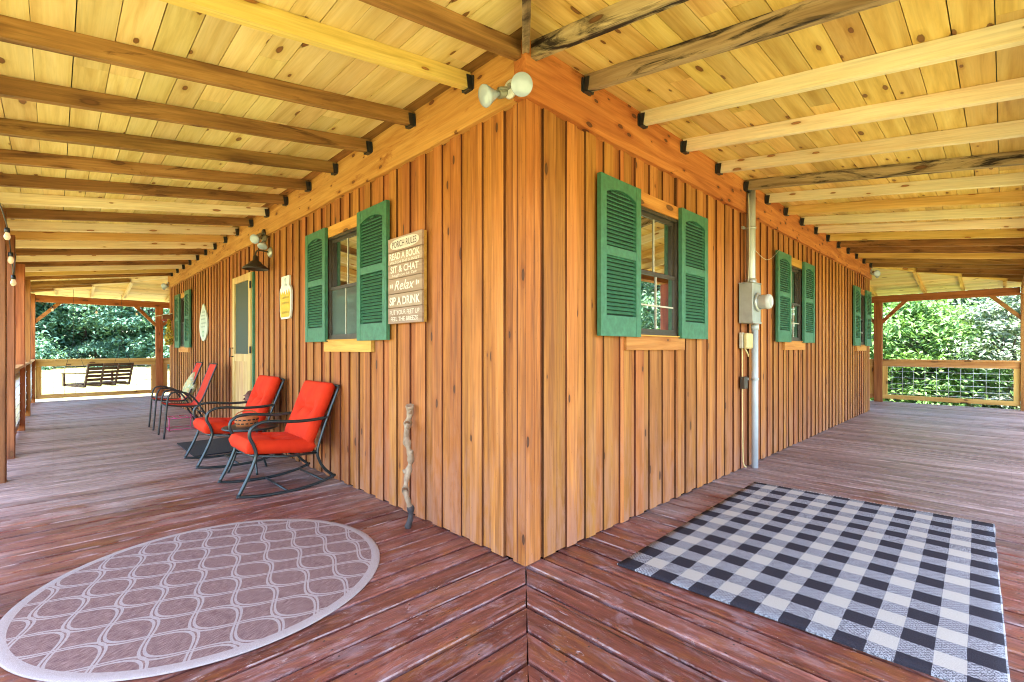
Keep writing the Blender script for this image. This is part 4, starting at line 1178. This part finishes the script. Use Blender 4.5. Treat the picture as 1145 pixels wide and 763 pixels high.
for x in (-.03, L_+.03):
    m = MB(); m.box(x-.03, x+.03, -.08, D_+.03, .24, .262); m.box(x-.018, x+.018, D_-.04, D_-.002, -.04, .239); m.build('armrest', M['swing'], t)
    m = MB(); top = (x, D_*.42, .95)
    m.tube([(x, D_-.02, .26), top], .0035, 6); m.tube([(x, -.12, .30), top], .0035, 6); m.tube([top, (x, D_*.42, 2.08)], .0035, 6); m.build('chain', M['black'], t)

# ------------------------------------------------------------------ trees and shrubs
def crown(seed, rx, ry, z0, z1, nclump, nleaf, leaf, low=False, mats=None, clump_r=.55):
    rn = random.Random(seed); m = MB(); cs = []
    for k in range(nclump):
        a = rn.uniform(0, 2*math.pi); f = rn.random()
        z = z0+(z1-z0)*f
        e = math.sin(math.pi*min(1, (f*.86+.14)))**.6 if not low else (1-f**2.2)**.5
        rr = e*(.35+.65*rn.random()**.5)*(1+.25*mnoise.noise(Vector((math.cos(a)*1.3, math.sin(a)*1.3, f*2+seed))))
        cs.append(Vector((rx*rr*math.cos(a), ry*rr*math.sin(a), z)))
    V = m.v; Fc = m.f
    for c in cs:
        cr = clump_r*rn.uniform(.6,1.25); nl = int(nleaf*rn.uniform(.6,1.4)); sq = rn.uniform(.35,.7)
        for j in range(nl):
            d = Vector((rn.gauss(0,1), rn.gauss(0,1), rn.gauss(0,1)*sq))*cr*.62
            q = c+d; s = leaf*rn.uniform(.6,1.3)
            nrm = Vector((rn.gauss(0,.6), rn.gauss(0,.6), 1)) + d.normalized()*.7
            e1 = nrm.cross(Vector((rn.uniform(-1,1), rn.uniform(-1,1), rn.uniform(-1,1)))).normalized(); e2 = nrm.normalized().cross(e1)
            o = len(V); tip = q+e1*s+Vector((0,0,-.25*s))
            V.append(tuple(q-e1*s)); V.append(tuple(q-e2*s*.45+Vector((0,0,.1*s)))); V.append(tuple(tip)); V.append(tuple(q+e2*s*.45+Vector((0,0,.1*s))))
            Fc.append([o,o+1,o+2,o+3]); m.m.append(0); m.sm.append(False)
    return m, cs
def woody(seed, h, cs, r0=.16, nl=14, zmax=.8):
    rn = random.Random(seed); m = MB()
    P = smooth_path([(0,0,-.4),(.05*h*.1,0,.2*h),(rn.uniform(-.3,.3),rn.uniform(-.3,.3),.5*h),(rn.uniform(-.5,.5),rn.uniform(-.5,.5),zmax*h)], 5)
    m.tube(P, [r0*(1-.8*i/(len(P)-1)) for i in range(len(P))], 10)
    for c in rn.sample(cs, min(nl, len(cs))):
        b = min(P, key=lambda q: abs(q.z-c.z*.72)); mid = (b+c)/2+Vector((rn.uniform(-.2,.2), rn.uniform(-.2,.2), .15))
        m.tube(smooth_path([b, mid, c], 3), [.06*r0/.16,.05*r0/.16,.045*r0/.16,.035*r0/.16,.025*r0/.16,.018*r0/.16,.010*r0/.16], 6)
    return m
def make_tree(name, kind):
    t = empty(name, (0,0,0)); seed, h, rx, z0, ncl, nlf, leaf, mat, low, cr, r0 = kind
    m, cs = crown(seed, rx, rx, z0, h, ncl, nlf, leaf, low, clump_r=cr)
    m.build('crown', M[mat], t, recalc=False)
    woody(seed+1, h, cs, r0, 16 if not low else 12, .8).build('trunk' if not low else 'stem', M['bark'], t)
    return t
kinds = {  # seed, height, radius, base of crown, clumps, leaves per clump, leaf size, material, low, clump radius, trunk
 'oak':   (1, 9.5, 4.2, .7, 210, 120, .13, 'leaf_a', False, .75, .20),
 'maple': (2, 8.5, 3.6, .5, 190, 115, .13, 'leaf_b', False, .70, .17),
 'bush':  (3, 3.6, 1.9, .1, 120, 120, .075, 'leaf_c', True, .42, .06),
 'pale':  (4, 3.9, 1.9, .1, 115, 110, .065, 'leaf_d', True, .40, .06),
 'low':   (5, 1.5, 1.5, .05, 60, 110, .08, 'leaf_a', True, .35, .05),
}
def ground_z(x, y):
    def ss(t): t = max(0., min(1., t)); return t*t*(3-2*t)
    z = GZ + 1.0*ss((y-15)/18)*(1-ss((x-10)/10))
    z -= .5*ss((x-12)/6)*(1-ss((y-8)/10))
    return z
proto = {}
def plant(kind, name, x, y, s, rz, label, cat, group):
    if kind not in proto: proto[kind] = o = make_tree(name, kinds[kind])
    else: o = copy_tree(proto[kind]); o.name = name
    o.location = (x, y, ground_z(x, y)-.05); o.scale = (s, s, s*random.uniform(.94,1.06)); o.rotation_euler.z = rz
    tag(o, label, cat, group)
random.seed(21)
GL = 'trees at the edge of the lawn'
for a in (
 ('oak','shade_tree',-4.6,34.5,1.0,.3,'dark leafy tree at the left edge of the woods beyond the swing'),
 ('maple','leafy_tree',-.6,36.5,1.05,1.2,'mid green tree beyond the lawn, straight over the swing'),
 ('oak','shade_tree',2.7,34.0,.95,2.6,'dark leafy tree beyond the lawn just left of the far post'),
 ('maple','leafy_tree',6.6,36.0,1.05,3.9,'mid green tree beyond the lawn behind the far left post'),
 ('oak','shade_tree',-9.5,37.0,1.1,4.4,'dark leafy tree glimpsed between the left posts'),
 ('oak','shade_tree',-2.6,43.0,1.35,5.2,'tall dark tree in the second row, left of the swing'),
 ('maple','leafy_tree',1.6,44.0,1.4,.9,'tall mid green tree in the second row above the swing'),
 ('oak','shade_tree',6.4,44.0,1.35,2.1,'tall dark tree in the second row at the far left house corner'),
 ('maple','leafy_tree',-7.5,45.0,1.4,3.3,'tall mid green tree in the second row behind the left posts'),
 ): plant(*a, 'tree', GL)
GS = 'low shrubs along the woods'
for a in ((-3.4,32.2,1.2,0.,'low dark shrub at the foot of the woods, left end'),(-.2,33.2,.9,1.,'low dark shrub at the foot of the woods below the swing tree'),
          (3.4,29.5,1.15,2.,'low dark shrub added for the shade on the lawn, left of the far post'),(5.4,27.5,1.3,3.,'low dark shrub added for the shade on the lawn, by the far post')):  # these two shrubs are added in place of shade on the lawn
    plant('low','low_shrub',*a,'shrub',GS)
GB = 'bushes beyond the right end railing'
for a in (('bush','leafy_bush',15.6,1.9,1.0,0.,'bright green bush behind the far right post'),
          ('bush','leafy_bush',15.9,-.15,1.0,1.7,'bright green bush right behind the railing, left half of the opening'),
          ('pale','grey_green_bush',15.8,-2.1,1.0,.6,'pale grey green bush behind the railing, right half of the opening'),
          ('pale','grey_green_bush',16.2,-4.2,1.05,2.6,'pale grey green bush hidden mostly by the right corner post'),
          ('bush','leafy_bush',18.6,.9,1.35,3.9,'larger bright green bush in the second row behind the railing'),
          ('pale','grey_green_bush',19.0,-1.4,1.4,4.8,'larger pale bush in the second row right of the bright bushes'),
          ('bush','leafy_bush',15.4,4.3,1.0,5.1,'bright green bush beyond the house corner at the right end')):
    plant(*a, 'bush', GB)
GR = 'trees behind the bushes on the right'
for a in (('maple','leafy_tree',25.5,2.6,1.0,.4,'mid green tree rising behind the bushes near the right post'),
          ('oak','shade_tree',26.5,-.8,1.0,1.9,'dark tree rising behind the bushes in the right opening'),
          ('maple','leafy_tree',25.5,-4.5,1.0,3.,'mid green tree behind the pale bush at the right edge'),
          ('oak','shade_tree',34.,1.5,1.4,4.,'tall dark tree farthest back in the right opening')):
    plant(*a, 'tree', GR)
GW = 'trees reflected in the windows'
for a in (('maple','leafy_tree',-11.5,27.,1.0,.6,'mid green tree left of the lawn, mirrored in the left window'),
          ('oak','shade_tree',-8.5,20.,.8,1.6,'dark tree nearest the left side of the porch, mirrored in the left window'),
          ('maple','leafy_tree',-14.5,33.,1.2,2.9,'mid green tree far left of the lawn, behind the mirrored ones'),
          ('maple','leafy_tree',12.5,-7.5,.8,2.2,'mid green tree mirrored in the nearest right window'),
          ('oak','shade_tree',18.,-10.5,1.,.2,'dark tree farther back, mirrored in the right windows'),
          ('maple','leafy_tree',24.,-15.,1.2,1.2,'tall mid green tree farthest back, mirrored in the right windows')):
    plant(*a, 'tree', GW)

# terrain: replace the flat lawn by a gently shaped sheet that reaches the horizon
bpy.data.objects.remove(lawn)
def axis_pts(lo, hi):
    a = [-400,-200,-100,-60]; x = lo
    while x <= hi: a.append(x); x += 1.0
    return a + [60,100,200,400] if hi < 60 else a+[100,200,400]
ax_, ay_ = axis_pts(-40, 45), axis_pts(-40, 55)
m = MB(); vs = [(x, y, ground_z(x, y)+.03*mnoise.noise(Vector((x*.4, y*.4, 0)))) for x in ax_ for y in ay_]
ny = len(ay_)
m.add(vs, [(i*ny+j,(i+1)*ny+j,(i+1)*ny+j+1,i*ny+j+1) for i in range(len(ax_)-1) for j in range(ny-1)], 0, True)
lawn = m.build('lawn', M['lawn'], recalc=False); tag(lawn, 'sunlit pale grass lawn around the porch', 'lawn', kind='structure')

# ------------------------------------------------------------------ light
SUN_EL, SUN_AZ = 76, (-.45, -.89)      # direction towards the sun on the ground
sd = Vector((SUN_AZ[0], SUN_AZ[1], 0)).normalized()*math.cos(R(SUN_EL)) + Vector((0,0,math.sin(R(SUN_EL))))
su = bpy.data.lights.new('sun', 'SUN'); su.energy = 4.2; su.angle = R(.6); su.color = (1, .95, .86)
so = bpy.data.objects.new('sun', su); COL.objects.link(so); so.rotation_euler = (-sd).to_track_quat('-Z', 'Y').to_euler(); so.location = (0,0,20)
w = bpy.data.worlds.new('World'); scene.world = w; w.use_nodes = True
nt = w.node_tree; nt.nodes.clear()
sky = nt.nodes.new('ShaderNodeTexSky'); sky.sky_type = 'NISHITA'; sky.sun_disc = False
sky.sun_elevation = R(SUN_EL); sky.sun_rotation = math.atan2(sd.x, sd.y); sky.air_density = 1.0; sky.dust_density = 1.2; sky.ozone_density = 1.0
bg = nt.nodes.new('ShaderNodeBackground'); bg.inputs[1].default_value = .15
ou = nt.nodes.new('ShaderNodeOutputWorld'); nt.links.new(sky.outputs[0], bg.inputs[0]); nt.links.new(bg.outputs[0], ou.inputs[0])
scene.view_settings.view_transform = 'Standard'; scene.view_settings.look = 'None'
scene.view_settings.exposure = EXPOSURE; scene.view_settings.gamma = 1; scene.view_settings.use_curve_mapping = False
cy = scene.cycles
cy.filter_width = 1.05
cy.use_denoising = True; cy.max_bounces = 10; cy.diffuse_bounces = 6; cy.glossy_bounces = 4; cy.transmission_bounces = 4
cy.use_adaptive_sampling = True; cy.adaptive_threshold = .02; cy.sample_clamp_indirect = 8; cy.caustics_reflective = False; cy.caustics_refractive = False
